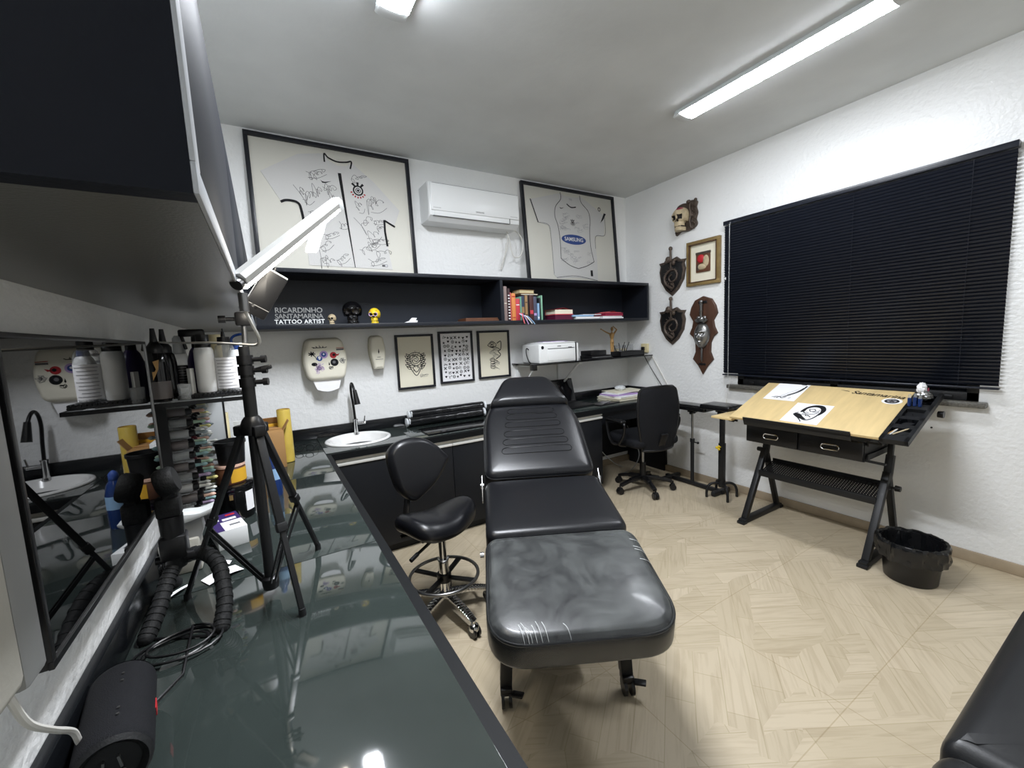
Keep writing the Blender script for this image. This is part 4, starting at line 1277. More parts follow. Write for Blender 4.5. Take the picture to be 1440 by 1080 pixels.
    MB().tube(smooth_path([(-.005, -.045, -.02), (.01, -.035, -.08), (.07, -.012, -.2), (.16, -.01, -.32), (.25, -.012, -.43), (.27, -.012, -.47)], 8), .004, 6).build('cable', 'plastic_k', t)
    t = thing('cable_trunking', 'thin white cable duct running diagonally down the corner wall', 'cable duct', (XR, 2.87, 1.16), -PI / 2)
    MB().bar((.0, -.006, 0), (.22, -.006, -.33), .008, .010, .001).build('duct', 'white_cable', t)
printer_corner()

# ---------------------------------------------------------------- desk items
def desk_items():
    t = thing('laptop', 'open black laptop with a dark screen on the desk behind the treatment bed', 'laptop', (2.36, 2.93, CT), .10)
    MB().bb((-.17, -.125, .002), (.17, .115, .018), .004).build('base', 'plastic_k', t)
    k = MB()
    for j in range(5):
        for i in range(12): k.bb((-.145 + i * .0245, -.03 + j * .024, .018), (-.124 + i * .0245, -.010 + j * .024, .0195))
    k.build('keyboard', 'metal_k', t, smooth=0)
    MB().bb((-.05, -.11, .018), (.05, -.05, .0185)).build('touchpad', 'metal_k', t)
    s = MB().box((0, 0, .115), (.34, .008, .228), .003)
    o = s.build('screen', 'plastic_k', t, loc=(0, .118, .014), rot=(-.25, 0, 0))
    g = MB().flat([(-.16, .012), (.16, .012), (.16, .218), (-.16, .218)], -.0046)
    g.build('display', 'night', t, smooth=0, loc=(0, .118, .014), rot=(-.25, 0, 0))
    t = thing('drawing_tablet', 'thin black tablet lying at the desk edge in front of the laptop', 'tablet', (2.66, 2.83, CT), .15)
    MB().bb((-.14, -.075, 0), (.14, .075, .009), .003).build('body', 'plastic_k', t)
    MB().bb((-.12, -.06, .009), (.12, .06, .0095)).build('surface', 'plastic_kg', t, smooth=0)
    t = thing('pen', 'pale pen lying across the thin black tablet', 'pen', (2.68, 2.81, CT + .0105), .35)
    MB().cyl((-.07, 0, .005), (.07, 0, .005), .0045, .0035, 10).build('barrel', 'grey_pl', t)
    r = random.Random(8)
    lb = ['lowest thick cream block of paper in the desk pile', 'large white drawing sheets second in the desk pile', 'lilac folder lying in the desk pile', 'white notepad on the lilac folder', 'top wavy white sheet of the desk paper pile']
    z = CT
    sp = [(.46, .30, .030, 'paper_c', .0), (.42, .28, .012, 'paper', .08), (.30, .22, .010, 'lilac', -.1), (.26, .20, .010, 'paper', .15), (.36, .24, .006, 'paper_c', -.12)]
    for i, (w, d, h, m, rz) in enumerate(sp):
        t = thing('paper_pile', lb[i], 'paper', (3.04 + .03 * (i == 4) - .06 * (i in (2, 3)), 2.93 + .015 * i, z), rz, 'papers piled on the desk')
        q = MB()
        n = max(1, int(h / .005))
        for k in range(n):
            q.box((r.uniform(-.006, .006), r.uniform(-.006, .006), h * (k + .5) / n), (w, d, h / n - .0006), 0, 0, rot=Rz(r.uniform(-.02, .02)))
        q.build('sheets', m, t, smooth=0)
        z += h + .0005
    t = thing('crumpled_bag', 'crumpled lilac plastic lying on top of the desk paper pile', 'plastic bag', (3.06, 3.02, z))
    MB().ball((0, 0, .022), (.06, .045, .026), fn=lambda d: 1 + .3 * noise.noise(d * 3.5), nu=26, nv=16).build('bag', 'film', t)
    t = thing('black_tin', 'small black tin against the upstand behind the paper pile', 'tin', (3.16, 3.135, CT))
    MB().bb((-.04, -.03, 0), (.04, .03, .09), .006).build('body', 'plastic_k', t)
    # wrapped rolls on the counter
    for i, (y, z, lb_) in enumerate(((3.125, CT + .085, 'black roll wrapped in shiny film, upper one against the wall'), (3.085, CT + .038, 'black roll wrapped in shiny film, front one on the counter'))):
        t = thing('wrapped_roll', lb_, 'roll', (1.235 - .03 * i, y, z), .0, 'film-wrapped black rolls on the counter')
        rr = .037
        m = MB()
        def fn(u, v):
            a = 2 * PI * u; k = 1 + .05 * noise.noise(V((v * 14, math.cos(a) * 2, math.sin(a) * 2 + i * 9)))
            e = min(1, min(v, 1 - v) * 40)
            return (-.33 + .66 * v, rr * math.cos(a) * k * (.55 + .45 * e), rr * math.sin(a) * k * (.55 + .45 * e))
        m.grid(fn, 28, 60, wrapu=True)
        m.build('roll', 'bag', t)
        for sx in (-1, 1):
            w = MB()
            w.lathe([(.0, 0), (.02, .002), (.036, .006), (.030, .02), (.036, .035)], n=18, T=Tr(sx * .33, 0, 0) @ Ry(-sx * PI / 2) @ Tr(0, 0, -.01), cap=False)
            w.box((sx * .315, -.030, .012), (.006, .02, .04), .001)
            w.build('film_end', 'film', t)
    t = thing('tray', 'shallow black film-covered tray under the wrapped rolls at the counter edge', 'tray', (1.21, 2.90, CT))
    MB().bb((-.30, -.20, 0), (.32, .02, .012), .004).build('body', 'plastic_kg', t)
desk_items()
# ---------------------------------------------------------------- tripod with phone
def tripod():
    cx, cy = -.045, 1.22
    t = thing('tripod', 'tall black tripod standing on the glass counter with splayed legs', 'tripod', (cx, cy, CT))
    feet = [V((-.19, .10, 0)), V((.062, -.15, 0)), V((.13, .185, 0))]
    top = 1.205 - CT
    for f in feet:
        d = V((f.x, f.y, 0)).normalized()
        a = V((d.x * .026, d.y * .026, top - .015)); b = V((f.x, f.y, .012))
        lg = MB()
        lg.bar(a, a.lerp(b, .55), .019, .013, .002).bar(a.lerp(b, .50), b, .013, .010, .002)
        lg.cyl(b + V((0, 0, .006)), b + V((0, 0, -.012)), .008, .009, 12)
        lg.bar(a.lerp(b, .52), a.lerp(b, .57), .024, .018, .003)
        lo = lg.build('leg', 'metal_k', t)
        br = MB()
        q = a.lerp(b, .60)
        for s in (-1, 1):
            off = V((-d.y, d.x, 0)) * .006 * s
            br.bar(V((d.x * .014, d.y * .014, .035)) + off, q + off, .003, .008)
        br.build('brace', 'metal_k', lo)
    c = MB().cyl((0, 0, .03), (0, 0, top + .01), .0125, n=18)
    c.build('centre_column', 'metal_k', t)
    h = MB().lathe([(.0, .015), (.018, .016), (.02, .03), (.02, .045), (.013, .05), (0, .05)], n=18)
    h.build('lower_hub', 'plastic_k', t)
    u = MB().lathe([(0, top - .025), (.026, top - .025), (.030, top - .008), (.022, top + .012), (.016, top + .02), (0, top + .02)], n=18)
    for f in feet:
        d = V((f.x, f.y, 0)).normalized()
        u.box((d.x * .030, d.y * .030, top - .015), (.026, .026, .026), .004, rot=Rz(math.atan2(d.y, d.x)))
    u.build('upper_hub', 'plastic_k', t)
    s = MB().cyl((0, 0, top), (0, 0, top + .155), .0145, n=18).cyl((0, 0, top + .155), (0, 0, top + .195), .012, n=18)
    s.build('outer_tube', 'metal_k', t)
    for k, z in enumerate((top + .105, top + .135, top + .162)):
        q = MB().cyl((0, 0, z - .011), (0, 0, z + .011), .018, n=18)
        q.cyl((.015, -.004, z), (.040, -.010, z), .006, n=12).cyl((.034, -.008, z), (.045, -.011, z), .0095, n=12)
        if k == 1: q.bar((.02, -.006, z), (.055, -.014, z + .008), .010, .012, .003)
        q.build('clamp_knob', 'plastic_k', t)
    p = MB().cyl((.004, 0, top + .19), (.006, 0, top + .25), .0065, n=14)
    p.build('post', 'steel', t)
    b = MB().box((.006, 0, top + .262), (.034, .034, .034), .005).cyl((-.012, 0, top + .262), (-.04, .0, top + .262), .005).cyl((-.03, 0, top + .262), (-.045, 0, top + .262), .009)
    b.build('ball_head', 'plastic_k', t)
    # ribbed joint and clamp arm
    J = V((.012, 0, top + .28)); K = V((.040, -.004, top + .300))
    g = MB()
    for k in range(4):
        q = J.lerp(K, k / 3); g.cyl(q - V((.0025, 0, .002)), q + V((.0025, 0, .002)), .017 if k % 2 == 0 else .011, n=16)
    g.cyl(J, K + V((.03, 0, .012)), .006)
    g.build('ribbed_joint', 'plastic_k', t)
    a = MB().bar(K, K + V((.034, 0, .05)), .016, .010, .003).bar(K + V((.034, 0, .05)), K + V((.046, 0, .088)), .014, .007, .002)
    a.bar(K + V((-.01, .004, .006)), K + V((.028, .004, .028)), .014, .008, .002)
    a.build('phone_clamp', 'plastic_k', t)
    # phone held by the clamp
    ph = thing('smartphone', 'black phone tilted in the tripod clamp in front of the wall shelf', 'phone', (cx + .058, cy - .012, CT + top + .322), rot=(math.radians(8), math.radians(31), math.radians(10)))
    MB().prism(rpoly([(-.027, -.060), (.027, -.060), (.027, .060), (-.027, .060)], .006, 4), -.006, .006, .002).build('body', 'plastic_k', ph)
    MB().bb((-.026, -.0064, .0565), (.026, .0064, .0615), .002).bb((-.029, -.004, -.030), (-.027, .004, .030), .001).build('metal_edge', 'edge', ph)
    MB().bb((-.026, -.0068, -.036), (.026, -.006, -.0345)).build('seam_line', 'grey_pl', ph, smooth=0)
tripod()

# ---------------------------------------------------------------- bottles shelf by the mirror
def bottle(name, label, x, y, z, prof, mats, cap=None, capm='plastic_k', label_band=None, n=24, group='bottles on the glass shelf by the mirror', nozzle=None):
    t = thing(name, label, 'bottle', (x, y, z), group=group)
    if y < 1.95 and z > 1.1:
        t.location = (x * .925 - .004, y - .135, z); t.scale = (.93, .93, .93)
    MB().lathe(prof, n=n).build('body', mats, t)
    if cap: MB().lathe(cap, n=n).build('cap', capm, t)
    if nozzle: nozzle(t)
    if label_band:
        r, z0, z1, m, lines = label_band
        MB().lathe([(r, z0), (r, z1)], n=n, cap=False).build('label_sheet', m, t)
        if lines:
            q = MB()
            for k in range(lines):
                zz = z0 + (z1 - z0) * (k + .7) / (lines + .6)
                a0 = -2.5 + .1 * (k % 2); a1 = a0 + (1.9, 1.3, 1.7, 1.5)[k % 4]
                q.grid(lambda u, v: ((r + .0004) * math.cos(a0 + (a1 - a0) * u), (r + .0004) * math.sin(a0 + (a1 - a0) * u), zz + v * (z1 - z0) * .022), 12, 2)
            q.build('print', 'ink_l', t)
    return t
GY, GZ = 1.76, 1.249
def bottle_shelf():
    t = thing('glass_shelf', 'small dark glass shelf fixed beside the mirror, crowded with bottles', 'shelf', (XL, 1.535, GZ - .01))
    MB().bb((.001, 0, 0), (.262, .40, .008), .001).build('board', 'clear', t)
    MB().bb((.001, -.003, -.002), (.265, .0, .010)).bb((.262, -.003, -.002), (.265, .40, .010)).build('edge_strip', 'plastic_k', t, smooth=0)
    tr = thing('bottle_tray', 'ridged black plastic tray under the pale bottles on the glass shelf', 'tray', (-.146, 1.605, GZ))
    m = MB().bb((-.095, -.025, 0), (.075, .12, .007), .002)
    for k in range(16): m.cyl((-.09 + k * .0106, -.026, .010), (-.09 + k * .0106, .12, .010), .0045, n=8)
    m.build('tray', 'plastic_k', tr)
    Z = GZ; ZT = GZ + .0152
    # black squeeze bottles with pointed nozzles
    for i, (x, y, lb) in enumerate(((-.300, 1.735, 'black soft bottle with a pointed nozzle at the mirror edge, nearest the camera'), (-.288, 1.795, 'black soft bottle with a pointed nozzle just behind the nearest black one'))):
        def nz(t): MB().cyl((0, 0, .185), (0, 0, .235), .011, .006, 14).build('nozzle', 'plastic_k', t)
        b = bottle('squeeze_bottle', lb, x, y, Z, [(0, 0), (.029, 0), (.031, .01), (.031, .12), (.027, .15), (.016, .163), (0, .164)], 'plastic_kg', [(.020, .150), (.022, .155), (.022, .175), (.013, .188), (.011, .192)], 'plastic_k', None, nozzle=nz)
        if i == 0:
            q = MB()
            q.add([(-.004, -.0316, .13), (.012, -.0313, .135), (.002, -.0316, .105), (.008, -.0316, .105), (-.008, -.0313, .07), (-.002, -.0316, .098), (-.008, -.0313, .098)], [(0, 1, 3, 2), (2, 3, 4), (5, 2, 4, 6)])
            q.build('lightning_mark', 'tan', b, smooth=0)
            MB().lathe([(.0315, .010), (.0315, .066)], n=24, cap=False).build('label_sheet', 'dusk', b)
    bottle('spray_bottle', 'frosted bottle with a pale tall cap behind the black soft bottles', -.258, 1.87, Z, [(0, 0), (.024, 0), (.026, .01), (.026, .13), (.018, .155), (0, .156)], 'clear', [(.017, .15), (.019, .155), (.017, .205), (.010, .215), (.0, .216)], 'white_pl2', (.0264, .03, .11, 'plastic_k', 8))
    bottle('small_jar', 'small clear cup standing left of the ridged tray', -.235, 1.722, Z, [(0, 0), (.017, 0), (.019, .052), (.016, .052), (.015, .004), (0, .004)], 'clear')
    def trig(t):
        h = MB().box((-.010, 0, .222), (.075, .026, .026), .006).cyl((0, 0, .170), (0, 0, .215), .015, .013).bar((-.04, 0, .215), (-.030, 0, .165), .012, .010, .003)
        h.build('trigger_head', 'plastic_k', t)
    bottle('spray_bottle', 'purple bottle with a black trigger head behind the white bottle', -.205, 1.85, Z, [(0, 0), (.030, 0), (.032, .012), (.032, .125), (.022, .16), (.014, .172), (0, .173)], 'purple', None, nozzle=trig)
    bottle('small_box', 'thin white carton standing between the dark and purple bottles', -.222, 1.775, Z, [(0, 0), (.010, 0), (.010, .10), (0, .10)], 'white_pl', n=4)
    bottle('foam_bottle', 'white cylindrical bottle with brown-black cap in the middle of the tray', -.178, 1.765, ZT, [(0, 0), (.026, 0), (.028, .006), (.028, .142), (.024, .152), (0, .153)], 'white_pl', [(.022, .150), (.023, .155), (.023, .165), (.019, .170), (.019, .195), (.0, .196)], 'plastic_k', (.0283, .016, .13, 'white_pl', 0))
    def clr(t): MB().cyl((0, 0, .187), (0, 0, .205), .007, .0045, 12).cyl((0, 0, .205), (0, 0, .215), .0025).build('nozzle', 'plastic_k', t)
    bottle('squeeze_bottle', 'clear squeeze bottle with black cap and large white label on the tray', -.118, 1.770, ZT, [(0, 0), (.030, 0), (.032, .006), (.032, .135), (.026, .155), (.016, .165), (0, .166)], 'clear', [(.0185, .158), (.0195, .160), (.0185, .186), (0, .187)], 'plastic_k', (.0324, .008, .115, 'paper', 9), nozzle=clr)
    def hose(t): MB().tube(smooth_path([(0, 0, .17), (-.008, 0, .19), (.0, 0, .205), (.02, 0, .212), (.04, 0, .213)], 6), .0045, 8).build('spout', 'blue_glass', t)
    bottle('squeeze_bottle', 'white lettered wash bottle with a bent blue spout at the tray end', -.092, 1.835, Z, [(0, 0), (.026, 0), (.028, .006), (.028, .13), (.022, .150), (.014, .16), (0, .161)], 'white_pl', [(.015, .155), (.017, .157), (.015, .175), (0, .176)], 'blue_glass', (.0284, .012, .12, 'paper', 6), nozzle=hose)
    bottle('cardboard_tube', 'pale tube standing behind the squeeze bottle', -.155, 1.87, Z, [(0, 0), (.022, 0), (.022, .215), (.019, .215), (.019, .01), (0, .01)], 'card_p')
    t = thing('carton', 'white printed carton standing at the shelf end behind the tripod', 'box', (-.092, 1.80, GZ))
    MB().bb((-.02, -.03, 0), (.022, .03, .17), .001).build('box', 'white_pl', t)
    q = MB()
    for k in range(7): q.bb((-.016, -.0306, .02 + k * .021), (.018 - .006 * (k % 3), -.03, .027 + k * .021))
    q.build('print', 'ink_g', t, smooth=0)
    t = thing('black_holder', 'little black clip box on the glass shelf end', 'box', (-.085, 1.70, GZ))
    MB().bb((-.004, -.02, 0), (.0, .02, .03), .0).bb((-.008, -.025, .0), (.004, .025, .022), .002).build('body', 'plastic_k', t)
bottle_shelf()

# ---------------------------------------------------------------- ink rack under it
def ink_rack():
    y0, y1 = 1.735, 2.02
    t = thing('ink_rack', 'black wall rack packed with small ink bottles lying on their sides below the glass shelf', 'rack', (XL, y0, .835))
    MB().bb((.001, -.008, 0), (.040, 0, .385)).bb((.001, 0, 0), (.008, y1 - y0, .385)).build('panel', 'plastic_k', t, smooth=0)
    e = MB().bb((.001, y1 - y0, -.08), (.168, y1 - y0 + .006, .385))
    e.build('end_panel', 'white_pl2', t, smooth=0)
    MB().bb((.168, y1 - y0 - .001, -.08), (.174, y1 - y0 + .007, .385)).build('end_edge', 'plastic_k', t, smooth=0)
    n = 10
    for k in range(n):
        MB().bb((.008, 0, .004 + k * .0375), (.07, y1 - y0, .006 + k * .0375)).build('tier', 'clear', t, smooth=0)
    cols = [('tip_grey', 'grey'), ('tip_teal', 'teal'), ('tip_peach', 'peach'), ('tip_white', 'white'), ('tip_yellow', 'yellow'), ('tip_lilac', 'lilac'), ('tip_mint', 'mint'), ('tip_grey', 'grey'), ('tip_white', 'white')]
    bodies = ['dusk', 'clear', 'grey_pl', 'dusk', 'clear']
    ordn = ['top', 'second', 'third', 'fourth', 'fifth', 'sixth', 'seventh', 'eighth', 'ninth', 'bottom']
    pos = ['nearest the camera', 'second from the near end', 'third from the near end', 'fourth from the near end', 'fifth from the near end', 'at the far end']
    r = random.Random(21)
    proto = {}
    def make(bm_, cm_):
        t = bpy.data.objects.new('ink_bottle', None); COL.objects.link(t)
        # lies along +x
        T = Ry(PI / 2)
        MB().lathe([(0, 0), (.0125, 0), (.0135, .004), (.0135, .075), (.008, .084), (0, .085)], n=14, T=T).build('body', bm_, t)
        MB().lathe([(.0105, .080), (.0115, .084), (.0105, .100), (.006, .104), (0, .104)], n=12, T=T).build('collar', r.choice(['plastic_k', 'plastic_k', 'maroon']), t)
        MB().lathe([(.0055, .103), (.0045, .128), (.006, .131), (.006, .142), (.002, .150), (0, .1505)], n=10, T=T).build('nozzle', cm_, t)
        return t
    used = set()
    for k in range(n):
        row = n - 1 - k
        c0 = r.randrange(len(cols))
        for j in range(6):
            cm_, cn = cols[(c0 + j * 5 + k * 3) % len(cols)]
            bd = bodies[(k + j * 2) % len(bodies)]
            key = (bd, cm_)
            first = key not in proto
            if first: proto[key] = make(bd, cm_); o = proto[key]
            else: o = dup(proto[key])
            o.location = (XL + .012 + r.uniform(0, .022), y0 + .018 + j * .0445, .835 + .0065 + row * .0375 + .0150)
            o.rotation_euler = (0, 0, r.uniform(-.03, .03)); o.scale = (.74, 1.08, 1.08)
            tag(o, '%s-tipped ink bottle, %s tier of the rack, %s' % (cn, ordn[k], pos[j]), 'ink bottle', 'ink bottles in the wall rack')
ink_rack()

# ---------------------------------------------------------------- other things on the left counter
def counter_items():
    t = thing('film_roll', 'standing roll of yellow cling film on the glass counter before the eyeglasses', 'film roll', (.055, 2.64, CT))
    m = MB().lathe([(.0, 0), (.030, 0), (.0345, .004), (.0345, .30), (.033, .303), (.026, .303), (.026, .29), (0, .29)], n=30)
    m.build('roll', 'clingfilm', t)
    MB().lathe([(.027, .300), (.0315, .3045), (.027, .3045)], n=24, cap=False).build('core', 'card', t)
    t = thing('eyeglasses', 'pair of thin dark-rimmed eyeglasses lying on the counter by the washbasin', 'glasses', (.155, 2.83, CT + .002), -.5)
    f = MB()
    for sx in (-1, 1):
        P = [(sx * .033 + .025 * math.cos(q), .006 * math.sin(q) - .002, .022 + .020 * math.sin(q)) for q in [2 * PI * i / 20 for i in range(20)]]
        f.tube(P, .0024, 6, 0, True)
    f.tube(smooth_path([(-.009, 0, .026), (0, -.003, .030), (.009, 0, .026)], 5), .0016, 6)
    f.build('rims', 'plastic_k', t)
    for sx in (-1, 1):
        MB().tube(smooth_path([(sx * .058, 0, .028), (sx * .062, .04, .026), (sx * .05, .09, .022), (sx * .03, .12, .004)], 6), .0016, 6).build('temple', 'ink', t)
        MB().flat([(sx * .033 + .0235 * math.cos(q), .022 + .0185 * math.sin(q)) for q in [2 * PI * i / 20 for i in range(20)]], 0).build('lens', 'pane', t, smooth=0)
    t = thing('cardboard_box', 'brown cardboard box with a yellow lid edge behind the tripod on the counter', 'box', (-.045, 2.60, CT), .06)
    MB().bb((-.085, -.08, 0), (.085, .09, .20), .002).build('box', 'card', t)
    MB().bb((-.085, .082, .20), (.085, .09, .222), .001).build('lid_edge', 'card_y', t)['label'] = 'yellow inner rim of the box'
    MB().bb((-.08, -.0, .2005), (.08, .08, .206), .001).build('flap', 'card', t)
    fl = MB().box((0, 0, 0), (.17, .003, .06), .0, rot=Rx(.5)).build('flap', 'card', t, loc=(0, .10, .23))
    MB().box((0, 0, 0), (.003, .13, .06), .0, rot=Ry(.55)).build('flap', 'card', t, loc=(.10, 0, .225))
    MB().bb((-.075, -.0815, .10), (-.045, -.0803, .125)).build('print', 'ink_g', t, smooth=0)
    t = thing('cardboard_tube', 'pale cardboard tube standing upright beyond the ink rack', 'tube', (-.212, 2.42, CT))
    MB().lathe([(0, 0), (.028, 0), (.028, .345), (.024, .346), (.024, .01), (0, .01)], n=24).build('tube', 'card_p', t)
    t = thing('white_box', 'white box with a folded lid behind the black tub', 'box', (-.125, 2.40, CT))
    MB().bb((-.045, -.05, 0), (.05, .05, .25), .002).build('box', 'white_pl', t)
    MB().box((0, 0, 0), (.09, .003, .05), 0, rot=Rx(.4)).build('flap', 'white_pl', t, loc=(0, .062, .27))
    t = thing('spray_bottle', 'blue translucent bottle standing behind the tripod legs', 'bottle', (-.02, 2.06, CT))
    MB().lathe([(0, 0), (.029, 0), (.031, .008), (.031, .13), (.024, .165), (.013, .185), (0, .186)], n=24).build('body', 'blue_glass', t)
    MB().lathe([(.0135, .18), (.015, .182), (.015, .205), (.008, .215), (0, .22)], n=18).build('cap', 'blue', t)
    MB().lathe([(.0314, .075), (.0314, .125)], n=24, cap=False).build('label_sheet', 'bk_sky', t)
    # big dark tub, amber jar, bucket stacked
    X, Y = -.155, 1.895
    t = thing('plastic_tub', 'big glossy black tub with white label under the yellow-labelled jar', 'tub', (X, Y, CT))
    MB().lathe([(0, 0), (.060, 0), (.064, .006), (.066, .118), (.0, .118)], n=36).build('body', 'plastic_kg', t)
    MB().lathe([(.069, .112), (.071, .116), (.070, .133), (.062, .137), (.0, .137)], n=36).build('lid', 'plastic_kg', t)
    lab = MB()
    lab.grid(lambda u, v: (.0665 * math.cos(-.95 + .55 * u), .0665 * math.sin(-.95 + .55 * u), .03 + .075 * v), 8, 2)
    lab.build('label_sheet', 'paper', t)
    MB().grid(lambda u, v: (.0668 * math.cos(-1.75 + .18 * u), .0668 * math.sin(-1.75 + .18 * u), .085 + .02 * v), 6, 2).build('emblem', 'gold', t)
    t = thing('jar', 'amber jar with a yellow label stacked on the big black tub', 'jar', (X - .004, Y, CT + .1375))
    MB().lathe([(0, 0), (.048, 0), (.050, .004), (.050, .060), (.046, .066), (0, .066)], n=30).build('body', 'brown_lam', t)
    MB().grid(lambda u, v: (.0506 * math.cos(-1.5 + 1.7 * u), .0506 * math.sin(-1.5 + 1.7 * u), .008 + .05 * v), 14, 2).build('label_sheet', 'card_y', t)
    MB().lathe([(.048, .064), (.051, .066), (.050, .074), (0, .0745)], n=30).build('lid', 'tip_peach', t)
    t = thing('pot', 'black tapered pot stacked on top of the yellow-labelled jar', 'pot', (X + .004, Y + .004, CT + .2125))
    MB().lathe([(0, 0), (.043, 0), (.049, .074), (.053, .076), (.053, .088), (.049, .088), (.047, .074), (.041, .004), (0, .004)], n=32).build('body', 'plastic_k', t)
    # glove carton
    t = thing('glove_carton', 'purple and white glove carton lying in front of the black tub', 'carton', (-.168, 1.675, CT), .25)
    MB().bb((-.042, -.085, 0), (.042, .085, .062), .001).build('carton', 'white_pl', t)
    p = MB().bb((-.0425, -.0, .0622), (.0425, .0855, .0626)).bb((-.0425, -.085, .0622), (-.02, 0, .0626)).bb((-.0428, .0, .01), (-.0421, .085, .05)).bb((.0421, -.02, .015), (.0428, .07, .05))
    p.build('purple_print', 'purple', t, smooth=0)
    q = MB().bb((-.01, .01, .0627), (.03, .03, .0631)).bb((-.034, .02, .0627), (-.018, .075, .0631)).bb((.0, -.05, .0623), (.03, -.035, .0627), 0, 1).bb((.006, .055, .0627), (.034, .07, .0631), 0, 2)
    q.build('print', ['white_pl', 'ink_g', 'red'], t, smooth=0)
    # gripper shaped grey tool holder + pale papers
    t = thing('machine_holder', 'grey plastic cradle with a flared handle beside the glove carton', 'holder', (-.240, 1.51, CT))
    g = MB()
    g.prism(smooth_path([(-.06, .155, 0), (-.02, .175, 0), (.03, .172, 0), (.075, .185, 0), (.072, .172, 0), (.03, .158, 0), (-.01, .150, 0), (-.055, .145, 0)], 4, True) and [(p[0], p[1]) for p in smooth_path([(-.06, .155, 0), (-.02, .175, 0), (.03, .172, 0), (.075, .185, 0), (.072, .172, 0), (.03, .158, 0), (-.01, .150, 0), (-.055, .145, 0)], 4, True)], -.03, .03, .003)
    g.build('top_loop', 'white_pl2', t)
    MB().prism([(-.03, .15), (.03, .16), (.034, .12), (.012, .06), (.004, 0), (-.024, 0), (-.028, .06), (-.034, .11)], -.018, .018, .004).build('handle', 'grey_pl', t)
    MB().bb((-.075, -.03, 0), (.02, .045, .10), .006).build('base', 'beige_pad', t)
    for k, (x, y, rz, w, d) in enumerate(((-.165, 1.40, .5, .09, .05), (-.175, 1.475, -.2, .05, .022), (-.265, 1.36, .9, .10, .012))):
        t = thing('paper_scrap', ['white paper offcut lying at the foot of the tripod leg', 'small rolled white scrap just behind the paper offcut', 'narrow white strip lying against the flexible stand'][k], 'paper', (x, y, CT + .001), rz)
        MB().grid(lambda u, v: ((u - .5) * w, (v - .5) * d, .003 + .006 * math.sin(PI * u)), 8, 3).build('sheet', 'paper', t)
    # flexible gooseneck stand
    t = thing('flexible_stand', 'black bendy-legged stand hugging the mirror edge on the left counter', 'stand', (-.245, 1.31, CT))
    arms = [[(0, 0, .115), (.05, -.01, .125), (.09, -.06, .105), (.105, -.14, .05), (.098, -.19, .008)],
            [(0, 0, .11), (-.015, -.03, .085), (-.03, -.09, .04), (-.045, -.14, .008)],
            [(-.005, 0, .11), (-.03, .05, .08), (-.035, .09, .03), (-.03, .11, .008)]]
    for a in arms:
        P = smooth_path(a, 9)
        m = MB()
        m.tube(P, .0165, 12)
        for k in range(1, len(P) - 1, 2):
            q = V(P[k]); d = (V(P[k + 1]) - V(P[k - 1])).normalized()
            m.cyl(q - d * .004, q + d * .004, .0178, n=16)
        m.ball(P[-1], .0165, nu=14, nv=8)
        m.build('leg', 'rubber', t)
    c = MB().cyl((0, 0, .10), (0, 0, .235), .022, .026, 16).box((.0, 0, .155), (.055, .05, .06), .006).cyl((-.04, 0, .125), (.045, 0, .125), .010).cyl((.028, -.01, .125), (.05, -.014, .125), .014)
    c.build('body', 'plastic_k', t)
    h = MB()
    T = Tr(.004, -.01, .325)
    h.lathe([(0, -.020), (.030, -.020), (.035, -.013), (.035, .013), (.030, .020), (0, .020)], n=24, T=T @ Ry(PI / 2 - .25))
    h.bar((.0, 0, .23), (.003, -.01, .30), .026, .022, .003).box((0, -.002, .26), (.05, .04, .05), .006)
    h.build('clamp_head', 'rubber', t)
    # coiled cable
    P = []
    for k in range(64):
        a = k * .32; rr = .055 + .012 * math.sin(k * .21)
        P.append((rr * 1.2 * math.cos(a), rr * .85 * math.sin(a), .004 + .0035 * (k / 20) + .002 * math.sin(a * 2)))
    P = [(-.06, .12, .004), (-.06, .07, .004)] + P + [(.02, -.10, .004), (-.02, -.17, .005)]
    o = MB().tube(P, .0027, 6).build('coiled_cable', 'plastic_k', None, loc=(-.222, 1.10, CT))
    tag(o, 'thin black cable coiled on the counter behind the portable speaker', 'cable')
    # speaker
    t = thing('portable_speaker', 'black cylindrical portable speaker lying on the near end of the counter', 'speaker', (-.262, .862, CT + .049), rot=(0, 0, math.radians(9)))
    m = MB()
    T = Rx(PI / 2)
    m.lathe([(.041, -.098), (.046, -.092), (.047, -.085), (.047, .085), (.046, .092), (.041, .098)], n=40, T=T, cap=False)
    m.build('body', 'mesh', t)
    for s in (-1, 1):
        MB().lathe([(.0, s * .090), (.034, s * .090), (.036, s * .096), (.041, s * .101), (.046, s * .094)], n=36, T=T, cap=False).build('end_ring', 'rubber', t)
        d = MB().lathe([(0, s * .0925), (.032, s * .092)], n=32, T=T, cap=False)
        d.build('diaphragm', 'metal_k', t)
    ex = MB()
    for a in (-.008, .008):
        ex.bar((a * 1.3, -.0955, -.004), (a, -.0955, .014), .006, .003)
        ex.ball((a * 1.3, -.0955, -.013), (.004, .002, .004), nu=8, nv=6)
    ex.build('mark', 'silver', t)
    ex = MB()
    ex.box((0, 0, 0), (.002, .026, .014), .0)
    ex.build('red_badge', 'red', t, loc=(.0468, .0, -.002))
    g = MB()
    for y in (-.05, -.035, .035, .055): g.cyl((.008, y, .0455), (.008, y, .0485), .0022)
    g.build('buttons', 'silver', t)
counter_items()
